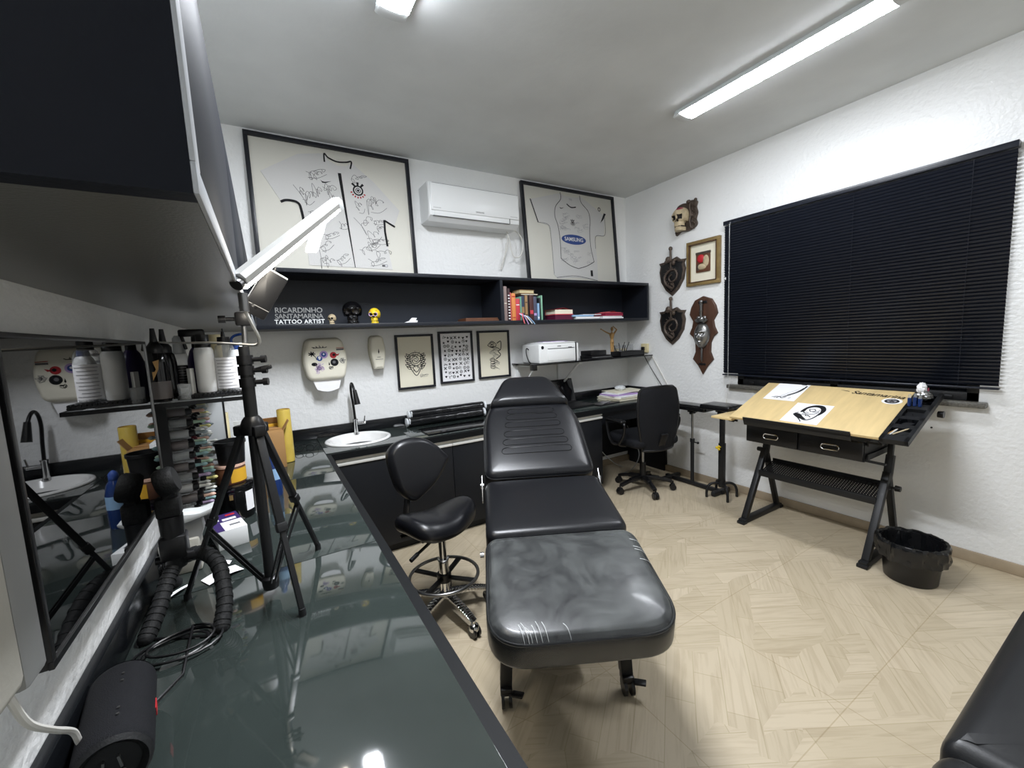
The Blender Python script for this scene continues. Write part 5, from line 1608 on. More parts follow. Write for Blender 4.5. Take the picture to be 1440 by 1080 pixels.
# ---------------------------------------------------------------- treatment bed
def bed():
    t = thing('treatment_bed', 'long black padded treatment bed with raised back and plastic-wrapped foot end', 'treatment bed', (.915, 1.245, 0), math.radians(-27))
    # foot section
    a1 = math.radians(10.5)
    ol = resample(rpoly([(-.288, -.47), (.288, -.47), (.284, -.003), (-.284, -.003)], [.13, .13, .06, .06], 10), .03)
    foot = MB().pad(ol, .105, .035, .012, rb=.02).build('foot_cushion', 'leather', t, loc=(0, 0, .537), rot=(a1, 0, 0), smooth=60)
    c = V((0, -.23))
    rim = [(x, y, .098) for x, y in [((p[0]) * 1.0, (p[1] - c.y) * 1.0 + c.y) for p in ol]]
    nrm = lambda k: k
    MB().tube([(p[0] * .985, (p[1] - c.y) * .985 + c.y, .093) for p in ol], .0045, 6, 0, True).build('piping', 'piping', foot)
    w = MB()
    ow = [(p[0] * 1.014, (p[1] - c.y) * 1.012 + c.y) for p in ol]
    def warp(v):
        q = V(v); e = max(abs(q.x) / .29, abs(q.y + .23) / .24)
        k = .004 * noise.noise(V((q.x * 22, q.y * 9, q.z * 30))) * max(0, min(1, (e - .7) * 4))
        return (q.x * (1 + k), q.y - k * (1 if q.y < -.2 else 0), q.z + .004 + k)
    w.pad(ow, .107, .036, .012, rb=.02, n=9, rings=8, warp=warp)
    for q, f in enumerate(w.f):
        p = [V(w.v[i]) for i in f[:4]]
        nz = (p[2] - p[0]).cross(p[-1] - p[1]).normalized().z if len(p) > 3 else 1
        if abs(nz) < .8 or max(x.z for x in p) < .05: w.m[q] = 1  # steep and low faces take the shaded copy of the film
    w.build('plastic_wrap', ['wrap', 'wrap_shaded'], foot, smooth=60)['label'] = 'clear plastic wrap with creases'
    rr = random.Random(12)
    for k in range(7):
        x = (-.185, -.172, -.163, -.150, -.135, -.118, -.055)[k]
        L = rr.uniform(.018, .045); dx = rr.uniform(-.018, -.006)
        cr = MB().tube(smooth_path([(x + dx, -.452 + L, .1228), (x + dx * .4, -.452 + L * .5, .1222), (x, -.455, .1160), (x + .003, -.470, .1045)], 4), .0013, 5, 0, False, .0003)
        cr.build('film_crease', 'crease', foot)
    for k in range(4):
        y = (-.095, -.135, -.150, -.20)[k]
        cr = MB().tube(smooth_path([(.245, y + .006, .1195), (.268, y, .1145), (.283, y - .004, .100)], 4), .0012, 5, 0, False, .0003)
        cr.build('film_crease', 'crease', foot)
    # seat section
    a2 = math.radians(6.8)
    ol2 = resample(rpoly([(-.283, .003), (.283, .003), (.283, .475), (-.283, .475)], .05, 6), .03)
    MB().pad(ol2, .105, .03, .010, rb=.02).build('seat_cushion', 'leather', t, loc=(0, 0, .537), rot=(a2, 0, 0), smooth=60)
    # back section
    a3 = math.radians(33)
    bk = resample(rpoly([(-.282, 0), (.282, 0), (.278, .42), (.215, .585), (-.215, .585), (-.278, .42)], [.06, .06, .10, .06, .06, .10], 8), .03)
    dz = -.095
    back = MB().pad(bk, .105, .04, .014, rb=.02).build('back_cushion', 'leather', t, loc=(0, .475 - dz * math.sin(a3) * 1.0, .700 + dz * math.cos(a3)), rot=(a3, 0, 0), smooth=60)
    MB().tube([(p[0] * .99, (p[1] - .29) * .99 + .29, .080) for p in bk], .004, 6, 0, True).build('piping', 'piping', back)
    st = MB()
    for k, v in enumerate((.155, .215, .275, .345, .405, .455)):
        hw = .165 - .010 * k; hh = .021
        P = [(-hw + hh * math.cos(a), v + hh * math.sin(a)) for a in [PI / 2 + PI * i / 8 for i in range(9)]] + [(hw + hh * math.cos(a), v + hh * math.sin(a)) for a in [-PI / 2 + PI * i / 8 for i in range(9)]]
        P = resample(P, .02)
        st.tube([(p[0], p[1], .1054 + .014 * (1 - (p[0] / .282) ** 4) * (1 - ((p[1] - .2925) / .2925) ** 4)) for p in P], .0022, 6, 0, True)
    st.build('quilt_seam', 'piping', back)
    hd = resample(rpoly([(-.243, .50), (.243, .50), (.135, .752), (-.135, .752)], [.035, .035, .07, .07], 8), .03)
    hr = MB().pad(hd, .085, .034, .016, rb=.015).build('headrest', 'leather', back, loc=(0, 0, .062), smooth=60)
    # hinges
    for s in (-1, 1):
        h = MB().bar((s * .296, .42, .60), (s * .296, .50, .705), .006, .030, .002).cyl((s * .288, .475, .665), (s * .304, .475, .665), .014)
        h.build('hinge', 'steel', t)
    MB().cyl((-.292, -.05, .585), (-.306, -.05, .585), .013, n=12).build('side_button', 'chrome', t)
    # frame
    f = MB()
    for s in (-1, 1):
        f.bar((s * .19, -.36, .50), (s * .19, .46, .55), .04, .04, .003)
        f.bar((s * .19, .46, .55), (s * .15, 1.08, .98), .03, .03, .003)
    f.bar((-.19, -.30, .49), (.19, -.30, .49), .04, .04, .003).bar((-.19, .40, .55), (.19, .40, .55), .04, .04, .003)
    f.build('frame', 'metal_k', t)
    p = MB().bb((-.13, .0, .10), (.13, .42, .17), .006).bb((-.07, .10, .17), (.07, .32, .51), .006)
    p.build('column', 'metal_k', t)
    for sy in (-.075, .62):
        for s in (-1, 1):
            l = MB()
            l.bar((s * .10, sy + (.08 if sy < 0 else -.2), .30 if sy < 0 else .14), (s * .225, sy, .215 if sy < 0 else .16), .045, .05, .003)
            l.bar((s * .225, sy, .235 if sy < 0 else .18), (s * .235, sy, .075), .045, .045, .003, up=(0, 1, 0))
            l.build('leg', 'metal_k', t)
            k = MB().cyl((s * .235 - .020, sy - .02, .034), (s * .235 - .008, sy - .02, .034), .033, n=20).cyl((s * .235 + .008, sy - .02, .034), (s * .235 + .020, sy - .02, .034), .033, n=20)
            k.box((s * .235, sy - .012, .066), (.046, .05, .03), .006)
            co = k.build('caster', 'plastic_k', t)
            MB().bar((s * .235 + .02, sy - .03, .058), (s * .235 + .062, sy - .05, .064), .028, .009, .003).build('brake', 'plastic_k', co)
bed()

def second_bed():
    t = thing('padded_couch', 'black padded couch corner in the very front, cut off by the photo edge', 'couch', (.93, .21, 0))
    main = resample(rpoly([(.105, -.62), (.88, -.62), (.88, 0), (.105, 0)], [.04, .04, .07, .03], 8), .04)
    MB().pad(main, .11, .045, .015, rb=.03).build('seat_cushion', 'leather2', t, loc=(0, 0, .49), smooth=60)
    head = resample(rpoly([(-.26, -.58), (.098, -.62), (.098, 0.0), (-.26, -.04)], [.08, .03, .06, .08], 8), .04)
    MB().pad(head, .12, .045, .015, rb=.03).build('headrest', 'leather2', t, loc=(0, 0, .485), smooth=60)
    w = MB()
    for k in range(5):
        w.tube(smooth_path([(.20 + .02 * k, -.10 - .01 * k, .608), (.24 + .022 * k, -.14, .6135), (.29 + .022 * k, -.21 - .01 * k, .613)], 6), .0035, 6)
    w.build('creases', 'leather2', t)
    f = MB().bb((-.2, -.50, .44), (.84, -.12, .488), .004)
    f.build('frame', 'metal_k', t)
    for x in (0, .72):
        for y in (-.5, -.12):
            MB().bb((x - .02, y - .02, 0), (x + .02, y + .02, .44), .003).build('leg', 'metal_k', t)
second_bed()

# ---------------------------------------------------------------- saddle stool
def stool():
    t = thing('saddle_stool', 'black saddle stool with pear-shaped backrest and chrome foot ring beside the bed', 'stool', (.672, 1.90, 0))
    for k in range(5):
        a = math.radians(-78 + 72 * k)
        d = V((math.cos(a), math.sin(a), 0))
        l = MB()
        P = [d * .02 + V((0, 0, .118)), d * .12 + V((0, 0, .105)), d * .20 + V((0, 0, .085)), d * .232 + V((0, 0, .072))]
        pts = smooth_path(P, 5)
        for i in range(len(pts) - 1): l.bar(pts[i], V(pts[i + 1]) + (V(pts[i + 1]) - V(pts[i])) * .1, .046 - .012 * i / len(pts), .022, .004)
        lo = l.build('leg', 'chrome', t)
        c = MB()
        n = V((-d.y, d.x, 0)); w = d * .235 + V((0, 0, .030))
        for s in (-1, 1): c.cyl(w + n * s * .006, w + n * s * .019, .029, n=18)
        c.build('caster_wheel', 'plastic_k', lo)
        c = MB().ball(w + V((0, 0, .016)), (.026, .026, .024), nu=16, nv=10).cyl(w + V((0, 0, .03)), w + V((0, 0, .05)), .008)
        c.build('caster_hood', 'chrome', lo)
    MB().cyl((0, 0, .10), (0, 0, .30), .026, n=20).cyl((0, 0, .30), (0, 0, .44), .0195, n=20).cyl((0, 0, .295), (0, 0, .305), .028, n=20).build('gas_column', 'chrome', t)
    MB().tube([(.172 * math.cos(a), .172 * math.sin(a), .215) for a in [2 * PI * k / 40 for k in range(40)]], .0085, 10, 0, True).build('foot_ring', 'steel', t)
    s = MB().cyl((0, 0, .185), (0, 0, .225), .036, n=18)
    for k in range(4):
        a = math.radians(40 + 90 * k)
        s.bar((.02 * math.cos(a), .02 * math.sin(a), .205), (.168 * math.cos(a), .168 * math.sin(a), .212), .028, .010, .002)
    s.build('ring_spokes', 'plastic_k', t)
    a = MB().box((-.02, 0, .452), (.20, .12, .025), .004).bar((-.08, .05, .45), (-.19, .05, .45), .03, .008)
    a.bar((-.05, -.05, .447), (-.17, -.12, .425), .012, .012, .003).cyl((-.16, -.114, .427), (-.20, -.138, .418), .010)
    a.build('mechanism', 'plastic_k', t)
    ol = resample(rpoly([(-.20, -.155), (.0, -.165), (.20, -.075), (.215, .075), (.0, .165), (-.20, .155)], [.12, .12, .09, .09, .12, .12], 9), .02)
    def warp(v):
        x, y, z = v
        z2 = z + .030 * max(0, (x - .06) / .15) ** 2 + .018 * max(0, (-x - .10) / .1) ** 2 - .9 * y * y * (1 if z > .03 else .6)
        return (x, y, z2 - .018 * math.exp(-((x - .0) / .09) ** 2) * (1 if z > .03 else .4))
    MB().pad(ol, .085, .040, .012, rb=.03, n=8, rings=8, warp=warp).build('seat', 'leather', t, loc=(-.005, 0, .470), rot=(math.radians(-4), math.radians(3), math.radians(14)), smooth=70)
    # backrest outline in its own plane (x across, z up)
    cr = [(50, 150), (60, 110), (100, 78), (165, 68), (230, 82), (285, 122), (322, 165), (345, 198), (325, 235), (270, 298), (200, 345), (150, 366), (108, 340), (76, 295), (60, 230)]
    pts = [((x - 190) * .00108, -(z - 215) * .00104) for x, z in cr]
    sp = [(p[0], p[1]) for p in smooth_path([(p[0], p[1], 0) for p in pts], 5, True)][::-1]
    area = sum(sp[i][0] * sp[(i + 1) % len(sp)][1] - sp[(i + 1) % len(sp)][0] * sp[i][1] for i in range(len(sp)))
    if area < 0: sp = sp[::-1]
    T = Rx(PI / 2)
    b = MB().pad(sp, .065, .028, .012, rb=.02, n=8, rings=6, T=T)
    bo = b.build('backrest', 'leather', t, loc=(-.078, .10, .770), rot=(math.radians(-8), 0, math.radians(8)), smooth=70)
    MB().tube([(p[0] * .97, -.040, p[1] * .97) for p in sp], .0032, 6, 0, True).build('piping', 'piping', bo)
    r = MB().bar((-.085, .125, .76), (-.125, .12, .60), .03, .010, .002).bar((-.125, .12, .605), (-.17, .06, .455), .03, .010, .002)
    r.build('backrest_bar', 'plastic_k', t)
stool()

# ---------------------------------------------------------------- office chair
def office_chair():
    t = thing('office_chair', 'black mesh-backed office chair with armrests pulled up to the desk', 'office chair', (2.785, 2.49, 0), math.radians(-10))
    for k in range(5):
        a = math.radians(-115 + 10 + 72 * k)
        d = V((math.cos(a), math.sin(a), 0)); n = V((-d.y, d.x, 0))
        l = MB().bar(d * .02 + V((0, 0, .115)), d * .14 + V((0, 0, .105)), .042, .036, .006).bar(d * .13 + V((0, 0, .106)), d * .245 + V((0, 0, .078)), .034, .026, .005)
        lo = l.build('base_leg', 'plastic_k', t)
        w = d * .252 + V((0, 0, .028)); c = MB()
        for s in (-1, 1): c.cyl(w + n * s * .004, w + n * s * .022, .027, n=18)
        c.box(w + V((0, 0, .022)), (.034, .044, .024), .008, rot=Rz(a)).cyl(w + V((0, 0, .02)), w + V((0, 0, .055)), .007)
        c.build('caster', 'plastic_k', lo)
    MB().cyl((0, 0, .09), (0, 0, .25), .030, .026, 20).build('column_sleeve', 'plastic_k', t)
    MB().cyl((0, 0, .25), (0, 0, .41), .014, n=16).build('gas_lift', 'steel', t)
    m = MB().box((0, .0, .415), (.17, .22, .04), .01).bar((0, -.06, .425), (0, -.235, .44), .06, .014, .004)
    m.build('mechanism', 'plastic_k', t)
    ol = resample(rpoly([(-.235, -.22), (.235, -.22), (.24, .24), (-.24, .24)], [.09, .09, .12, .12], 8), .03)
    MB().pad(ol, .075, .032, .012, rb=.03).build('seat', 'mesh', t, loc=(0, .0, .435), smooth=60)
    def bk(u, v):
        hw = (.155 + .052 * math.sin(min(1, v * 1.25) * PI * .62)) * (1 - .10 * max(0, v - .75) / .25)
        hw *= 1.0 if v < .93 else math.sqrt(max(0.05, 1 - ((v - .93) / .075) ** 2 * .35))
        x = (u * 2 - 1) * hw
        z = .415 + .52 * v + .012 * (1 - (u * 2 - 1) ** 2) * (v > .9)
        y = -.245 - .035 * math.cos((v - .35) * 2.6) * 1.0 + .045 * (u * 2 - 1) ** 2 - .06 * max(0, v - .45) + .035
        return (x, y, z)
    b = MB().grid(bk, 17, 24)
    b.grid(lambda u, v: (lambda p: (p[0], p[1] - .012, p[2]))(bk(u, v)), 17, 24)
    bo = b.build('backrest', 'mesh', t)
    rim = [bk(0, j / 23) for j in range(24)] + [bk(i / 16, 1) for i in range(1, 17)] + [bk(1, 1 - j / 23) for j in range(1, 24)] + [bk(1 - i / 16, 0) for i in range(1, 16)]
    MB().tube([(p[0], p[1] - .006, p[2]) for p in rim], .011, 8, 0, True).build('back_rim', 'plastic_k', bo)
    MB().bar((0, -.232, .44), (0, -.285, .56), .07, .018, .005).build('back_bracket', 'plastic_k', bo)
    for s in (-1, 1):
        P = [(s * .20, .05, .43), (s * .272, .06, .445), (s * .285, .10, .53), (s * .285, .125, .632), (s * .285, .09, .648), (s * .285, -.10, .648), (s * .285, -.135, .625), (s * .280, -.11, .54), (s * .272, -.04, .455), (s * .20, -.03, .43)]
        a = MB().tube(smooth_path(P, 6), .0125, 8)
        ao = a.build('armrest', 'plastic_k', t)
        MB().bb((s * .285 - .026, -.125, .648), (s * .285 + .026, .115, .672), .010, seg=3).build('arm_pad', 'plastic_k', ao)
office_chair()

# ---------------------------------------------------------------- tattoo arm rests
def arm_rests():
    t = thing('arm_rest_stand', 'black padded arm rest on a thin round pole with long floor bar', 'arm rest', (3.20, 2.29, 0))
    MB().bar((0, -.30, .022), (0, .28, .022), .035, .03, .003).bar((-.11, -.27, .022), (.11, -.27, .022), .04, .04, .01).bar((-.13, .22, .022), (.11, .22, .022), .04, .04, .01).build('floor_bar', 'metal_k', t)
    MB().cyl((0, 0, .03), (0, 0, .42), .016, n=16).cyl((.0, 0, .40), (0, 0, .43), .020, n=16).build('pole', 'metal_k', t)
    MB().cyl((0, 0, .42), (0, 0, .70), .010, n=14).build('inner_pole', 'steel', t)
    MB().cyl((0, -.012, .40), (0, -.05, .40), .005).ball((0, -.055, .40), .011, nu=12, nv=8).build('knob', 'plastic_k', t)
    MB().box((0, 0, .685), (.05, .07, .03), .004).cyl((-.03, 0, .665), (.03, 0, .665), .012).build('tilt_head', 'metal_k', t)
    pl = resample(rpoly([(-.075, -.19), (.075, -.19), (.075, .19), (-.075, .19)], .03, 6), .03)
    p = MB().pad(pl, .048, .016, .004, rb=.012).build('pad', 'bag', t, loc=(-.03, .0, .70), smooth=60)
    t = thing('arm_rest_stand', 'black padded arm rest on a square post with a yellow knob and four curved feet', 'arm rest', (3.145, 1.975, 0))
    for k in range(4):
        a = math.radians(45 + 90 * k + 8); d = V((math.cos(a), math.sin(a), 0))
        P = [d * .02 + V((0, 0, .115)), d * .06 + V((0, 0, .122)), d * .10 + V((0, 0, .105)), d * .118 + V((0, 0, .06)), d * .12 + V((0, 0, .004))]
        MB().tube(smooth_path(P, 6), .0105, 10).build('foot', 'metal_k', t)
    MB().cyl((0, 0, .09), (0, 0, .14), .026, n=18).bb((-.021, -.021, .12), (.021, .021, .46), .003).build('post', 'metal_k', t)
    MB().bb((-.016, -.016, .46), (.016, .016, .735), .002).build('inner_post', 'metal_k', t)
    k = MB().cyl((-.02, 0, .43), (-.05, .0, .43), .005)
    for q in range(3):
        a = q * 2.09
        k.ball((-.055, .012 * math.cos(a), .43 + .012 * math.sin(a)), (.008, .011, .011), nu=12, nv=8)
    k.build('knob', 'yellow', t)['label'] = 'yellow tightening knob'
    MB().box((0, 0, .735), (.12, .05, .022), .003).cyl((-.06, -.02, .722), (-.085, -.02, .722), .012).build('tilt_head', 'metal_k', t)
    pl = resample(rpoly([(-.10, -.13), (.10, -.13), (.10, .13), (-.10, .13)], .02, 5), .03)
    MB().pad(pl, .04, .012, .004, rb=.010).build('pad', 'bag', t, loc=(-.02, 0, .745), smooth=60)
arm_rests()

# ---------------------------------------------------------------- drafting table
DT0 = V((2.745, 1.675, .78))
DTM = Matrix(((0, .936, -.352), (-1, 0, 0), (0, .352, .936)))
def dt_rot(): return DTM.to_euler()
def dpt(x, y, z=0): return DT0 + DTM @ V((x, y, z))
def drafting_table():
    t = thing('drafting_table', 'tilted drafting table with pale wooden top and black metal frame under the window', 'drafting table', (0, 0, 0))
    W, L = .822, .54
    o = MB().bb((0, 0, -.016), (W, L, 0), .002)
    o.build('top', 'board_wood', t, loc=DT0, rot=dt_rot())
    s = MB().bb((.10, -.008, -.02), (.70, 0.0, .012), .001).bb((.10, -.008, -.045), (.70, -.003, .0), .001)
    for x in (.14, .66): s.cyl((x, -.004, .008), (x, -.012, .008), .006, n=10)
    s.build('paper_stop', 'metal_k', t, loc=DT0, rot=dt_rot())
    cl = MB()
    for x in (.23,): cl.bb((x, L - .01, 0), (x + .03, L + .01, .006), .001)
    cl.build('clip', 'metal_k', t, loc=DT0, rot=dt_rot())
    w = MB()
    TX = Tr(.665, .487, .0008) @ Rx(-PI / 2)
    TX2 = Tr(.670, .470, .0010) @ Rx(-PI / 2) @ Ry(math.radians(6))
    w.text('Santamarina', .054, TX2, 0, 0, .3, .0008, 1.0)
    w.stroke([(.475, .500), (.495, .497), (.522, .490)], .002, 0, 0, None, .007)
    R3 = Matrix(((1, 0, 0, 0), (0, 0, 1, 0), (0, -1, 0, .0008), (0, 0, 0, 1)))
    nn = len(w.v) - 6
    for i in range(nn, len(w.v)):
        x, y, z = w.v[i]; w.v[i] = (x, z, .0009)
    w.build('lettering', 'ink', t, loc=DT0, rot=dt_rot(), smooth=0)
    e = MB()
    def dsc(cx, cy, rx, ry, z, m): e.add([(cx + rx * math.cos(2 * PI * k / 28), cy + ry * math.sin(2 * PI * k / 28), z) for k in range(28)], [tuple(range(28))], m)
    dsc(.757, .405, .047, .036, .0008, 0); dsc(.757, .405, .034, .026, .0012, 1)
    for k in range(9):
        a = k * .7; x = .757 + .018 * math.cos(a); y = .405 + .012 * math.sin(a)
        dsc(x, y, .006, .003, .0015, 2)
    e.build('round_emblem', ['paper', 'ink', 'ink_l'], t, loc=DT0, rot=dt_rot(), smooth=0)
    # side tray with holes
    tr = MB()
    x0, x1 = W, W + .118
    tr.bb((x0, 0, -.03), (x1, .545, -.022), .001)
    tr.bb((x0, 0, -.022), (x0 + .018, .545, -.002)).bb((x1 - .018, 0, -.022), (x1, .545, -.002)).bb((x0, 0, -.022), (x1, .05, -.002)).bb((x0, .125, -.022), (x1, .165, -.002)).bb((x0, .225, -.022), (x1, .255, -.002)).bb((x0, .34, -.022), (x1, .40, -.002)).bb((x0, .51, -.022), (x1, .545, -.002))
    tr.cyl(((x0 + x1) / 2 + .0, .285, -.012), ((x0 + x1) / 2, .285, -.001), .001)
    tr.build('side_tray', 'metal_k', t, loc=DT0, rot=dt_rot())
    for yy, rr in ((.195, .036), (.455, .040)):
        MB().lathe([(rr - .002, -.045), (rr, -.003), (rr - .004, -.003), (rr - .006, -.040), (0, -.040)], (x0 + .062, yy, 0), 28, cap=False).build('cup_holder', 'night', t, loc=DT0, rot=dt_rot())
    MB().bb((2.78, 1.677, .742), (3.12, 1.835, .757), .002).build('side_leaf', 'board_wood', t)
    # drawer box
    b = MB()
    b.bb((2.885, .955, .592), (3.25, 1.63, .60)).bb((2.885, 1.618, .60), (3.25, 1.63, .735)).bb((2.885, .955, .60), (3.25, .965, .705)).bb((3.24, .955, .60), (3.25, 1.63, .72)).bb((2.882, 1.278, .60), (3.24, 1.296, .722))
    b.bb((2.885, .955, .70), (3.25, 1.63, .71))
    b.build('drawer_case', 'metal_k', t, smooth=0)
    for ya, yb, lb in ((1.297, 1.622, 'far'), (.958, 1.280, 'near')):
        d = MB().bb((2.868, ya, .598), (2.886, yb, .708), .003)
        do = d.build('drawer', 'plastic_k', t)
        yc = (ya + yb) / 2 - .0; P = []
        for k in range(28):
            a = 2 * PI * k / 28
            P.append((2.866, yc + .038 * (1 if math.cos(a) > 0 else -1) * (.45 + .55 * abs(math.cos(a)) ** .7) if abs(math.cos(a)) > .05 else yc, .652 + .017 * math.sin(a)))
        P = [(2.866, yc + .03 + .016 * math.cos(a), .652 + .016 * math.sin(a)) for a in [-PI / 2 + PI * k / 10 for k in range(11)]] + [(2.866, yc - .03 + .016 * math.cos(a), .652 + .016 * math.sin(a)) for a in [PI / 2 + PI * k / 10 for k in range(11)]]
        MB().tube(P, .0042, 8, 0, True).build('handle', 'chrome', do)
    ex = MB().bar((2.90, .945, .62), (3.24, .945, .62), .006, .03).bar((2.90, .945, .70), (3.24, .945, .70), .006, .03).bar((2.90, .88, .71), (2.90, .95, .71), .02, .01).bar((3.22, .88, .71), (3.22, .95, .71), .02, .01)
    ex.bar((2.89, .86, .60), (2.90, .95, .60), .02, .01)
    ex.build('drawer_rail', 'metal_k', t)
    # trestle sides
    for y in (1.61, .912):
        l = MB()
        l.bar((2.80, y, .018), (3.312, y, .018), .042, .034, .003)
        l.bb((2.79, y - .026, 0), (2.835, y + .026, .02), .003).bb((3.285, y - .026, 0), (3.325, y + .026, .02), .003)
        lo = l.build('foot', 'metal_k', t)
        l = MB().bar((2.845, y, .03), (3.095, y, .50), .036, .036, .003).bar((3.275, y, .03), (3.115, y, .46), .032, .032, .003)
        l.bar((3.085, y, .40), (3.135, y, .60), .038, .038, .003)
        l.build('leg', 'metal_k', t)
        MB().bar((3.12, y, .55), (3.155, y, .80), .026, .026, .002).build('riser', 'metal_k', t)
        s = 1 if y > 1.2 else -1
        k = MB().cyl((3.11, y + s * .018, .485 if s > 0 else .41), (3.11, y + s * .04, .485 if s > 0 else .41), .007).cyl((3.11, y + s * .035, .485 if s > 0 else .41), (3.11, y + s * .060, .485 if s > 0 else .41), .018, .016, 10)
        k.build('knob', 'plastic_k', t)
    k = MB().cyl((2.82, 1.66, .74), (2.82, 1.72, .74), .007).cyl((2.82, 1.685, .74), (2.82, 1.72, .74), .014, .012, 10)
    k.cyl((3.2, .74, .86), (3.2, .715, .86), .018, .02, 14)
    k.build('tilt_knob', 'plastic_k', t)
    # perforated shelf
    sh = MB().bb((2.985, .925, .322), (2.995, 1.597, .365), .002)
    sh.bar((3.0, .925, .33), (3.0, 1.597, .33), .004, .014)
    sh.build('shelf_lip', 'metal_k', t)
    m = MB(); n = 46; r = 12
    for i in range(n + 1):
        y = .925 + .672 * i / n
        m.bar((2.998, y, .335), (3.18, y, .392), .0088, .003)
    for j in range(r + 1):
        u = j / r
        m.bar((2.998 + .182 * u, .925, .335 + .057 * u), (2.998 + .182 * u, 1.597, .335 + .057 * u), .009, .003)
    m.bar((3.18, .925, .38), (3.18, 1.597, .40), .006, .05) if False else m.bb((3.178, .925, .37), (3.186, 1.597, .415))
    m.build('mesh_shelf', 'metal_k', t, smooth=0)
drafting_table()

def table_items():
    rot = dt_rot()
    for i, (x0, x1, y0, y1, a, lb) in enumerate(((.081, .283, .292, .537, 0.0, 'white sheet with a curved ink sketch at the far top corner of the drafting table'), (.313, .521, .036, .281, .0, 'white sheet with a bold ink drawing of a hooded face on the drafting table'))):
        t = thing('drawing_sheet', lb, 'drawing', dpt(x0, y0, .0006), rot=rot)
        w, h = x1 - x0, y1 - y0
        MB().grid(lambda u, v: (u * w, v * h, .0006 + .002 * max(0, v - .8) * (i == 0)), 6, 8).build('sheet', 'paper', t)
        d = MB()
        def S(pts, lw, w1=None):
            k = len(d.v)
            d.stroke(smooth_path([(p[0] * w, p[1] * h, 0) for p in pts], 6), lw, 0, 0, None, w1)
            for q in range(k, len(d.v)): d.v[q] = (d.v[q][0], d.v[q][2], .0022)
        def F(pts, m=0):
            k = len(d.v)
            d.flat([(p[0] * w, p[1] * h) for p in smooth_path([(a, b, 0) for a, b in pts], 5, True)], 0, m)
            for q in range(k, len(d.v)): d.v[q] = (d.v[q][0], d.v[q][2], .0018)
        if i == 0:
            S([(.93, .92), (.92, .75), (.86, .55), (.72, .36), (.55, .22)], .012, .003); S([(.90, .80), (.80, .52), (.62, .32)], .006)
            S([(.22, .14), (.35, .20), (.50, .18), (.62, .25), (.72, .34)], .004); S([(.40, .13), (.45, .2), (.55, .12), (.65, .22)], .005)
            S([(.30, .11), (.36, .15), (.42, .10)], .004); S([(.75, .12), (.80, .2)], .003); S([(.45, .22), (.62, .48), (.80, .70)], .0015)
        else:
            F([(.30, .55), (.36, .80), (.55, .95), (.78, .92), (.90, .72), (.86, .50), (.78, .42), (.80, .62), (.72, .80), (.56, .84), (.42, .74), (.40, .56)])
            S([(.36, .60), (.44, .50), (.56, .46), (.70, .50), (.78, .60)], .005); S([(.48, .70), (.58, .74), (.66, .66), (.56, .60), (.48, .70)], .005)
            S([(.28, .50), (.20, .40), (.30, .30), (.46, .22), (.62, .16), (.74, .26), (.80, .42)], .008); F([(.22, .42), (.34, .44), (.50, .30), (.62, .20), (.46, .20), (.30, .28)])
            S([(.34, .34), (.44, .42), (.58, .40), (.68, .32)], .005); S([(.50, .44), (.54, .36), (.62, .38)], .004); S([(.36, .26), (.50, .12), (.54, .06)], .006); S([(.62, .58), (.72, .62), (.76, .70)], .005)
            S([(.40, .46), (.46, .54), (.54, .52)], .004)
        d.build('ink_drawing', 'ink', t, smooth=0)
    # pencils in the tray
    W = .822
    r = random.Random(6)
    for k, (xa, ya, xb, yb, m, lb) in enumerate(((.835, .060, .868, .118, 'tan', 'natural wooden pencil lying nearest the table board in the tray'), (.850, .056, .868, .112, 'white_pl2', 'pale grey pencil between two others in the tray'), (.862, .058, .912, .121, 'bone', 'worn pale pencil slanting across the tray to the outer rim'))):
        p0 = dpt(xa, ya, -.012 + .004 * k); p1 = dpt(xb, yb, -.004 + .004 * k)
        t = thing('pencil', lb, 'pencil', p0, group='pencils in the table tray')
        d = p1 - p0
        MB().cyl((0, 0, 0), d * .85, .0038, n=6).cyl(d * .85, d, .0038, .0006, 6).build('shaft', m, t)
    # small upright bottles and foil cup
    for k, (x, y, h, lb) in enumerate(((.842, .372, .062, 'small blue-capped clear tube standing nearest the board in the table tray'), (.864, .376, .066, 'middle one of three small blue-capped clear tubes in the table tray'), (.886, .372, .06, 'small blue-capped clear tube nearest the tray edge in the table tray'))):
        t = thing('small_tube', lb, 'tube', dpt(x, y, -.002), group='clear tubes in the table tray')
        MB().lathe([(0, 0), (.008, 0), (.009, .004), (.009, h * .75), (0, h * .76)], n=14).build('body', 'blue_glass', t)
        MB().lathe([(.0075, h * .74), (.0075, h), (.005, h * 1.1), (0, h * 1.1)], n=14).build('cap', 'clear', t)
    t = thing('foil_cup', 'crumpled silver foil cup with white tissue in the tray hole of the drafting table', 'cup', dpt(W + .062, .455, .0))
    MB().ball((0, 0, .026), (.034, .034, .028), 0, 26, 16, None, lambda d: 1 + .28 * noise.noise(d * 4)).build('foil', 'silver', t, smooth=20)
    MB().ball((-.006, .012, .062), (.024, .020, .034), 0, 22, 14, None, lambda d: 1 + .4 * noise.noise(d * 3 + V((3, 1, 0)))).build('tissue', 'paper', t, smooth=25)
    MB().box((.004, -.012, .052), (.012, .004, .03), .001, rot=Ry(.4)).build('red_tag', 'crimson', t)
table_items()

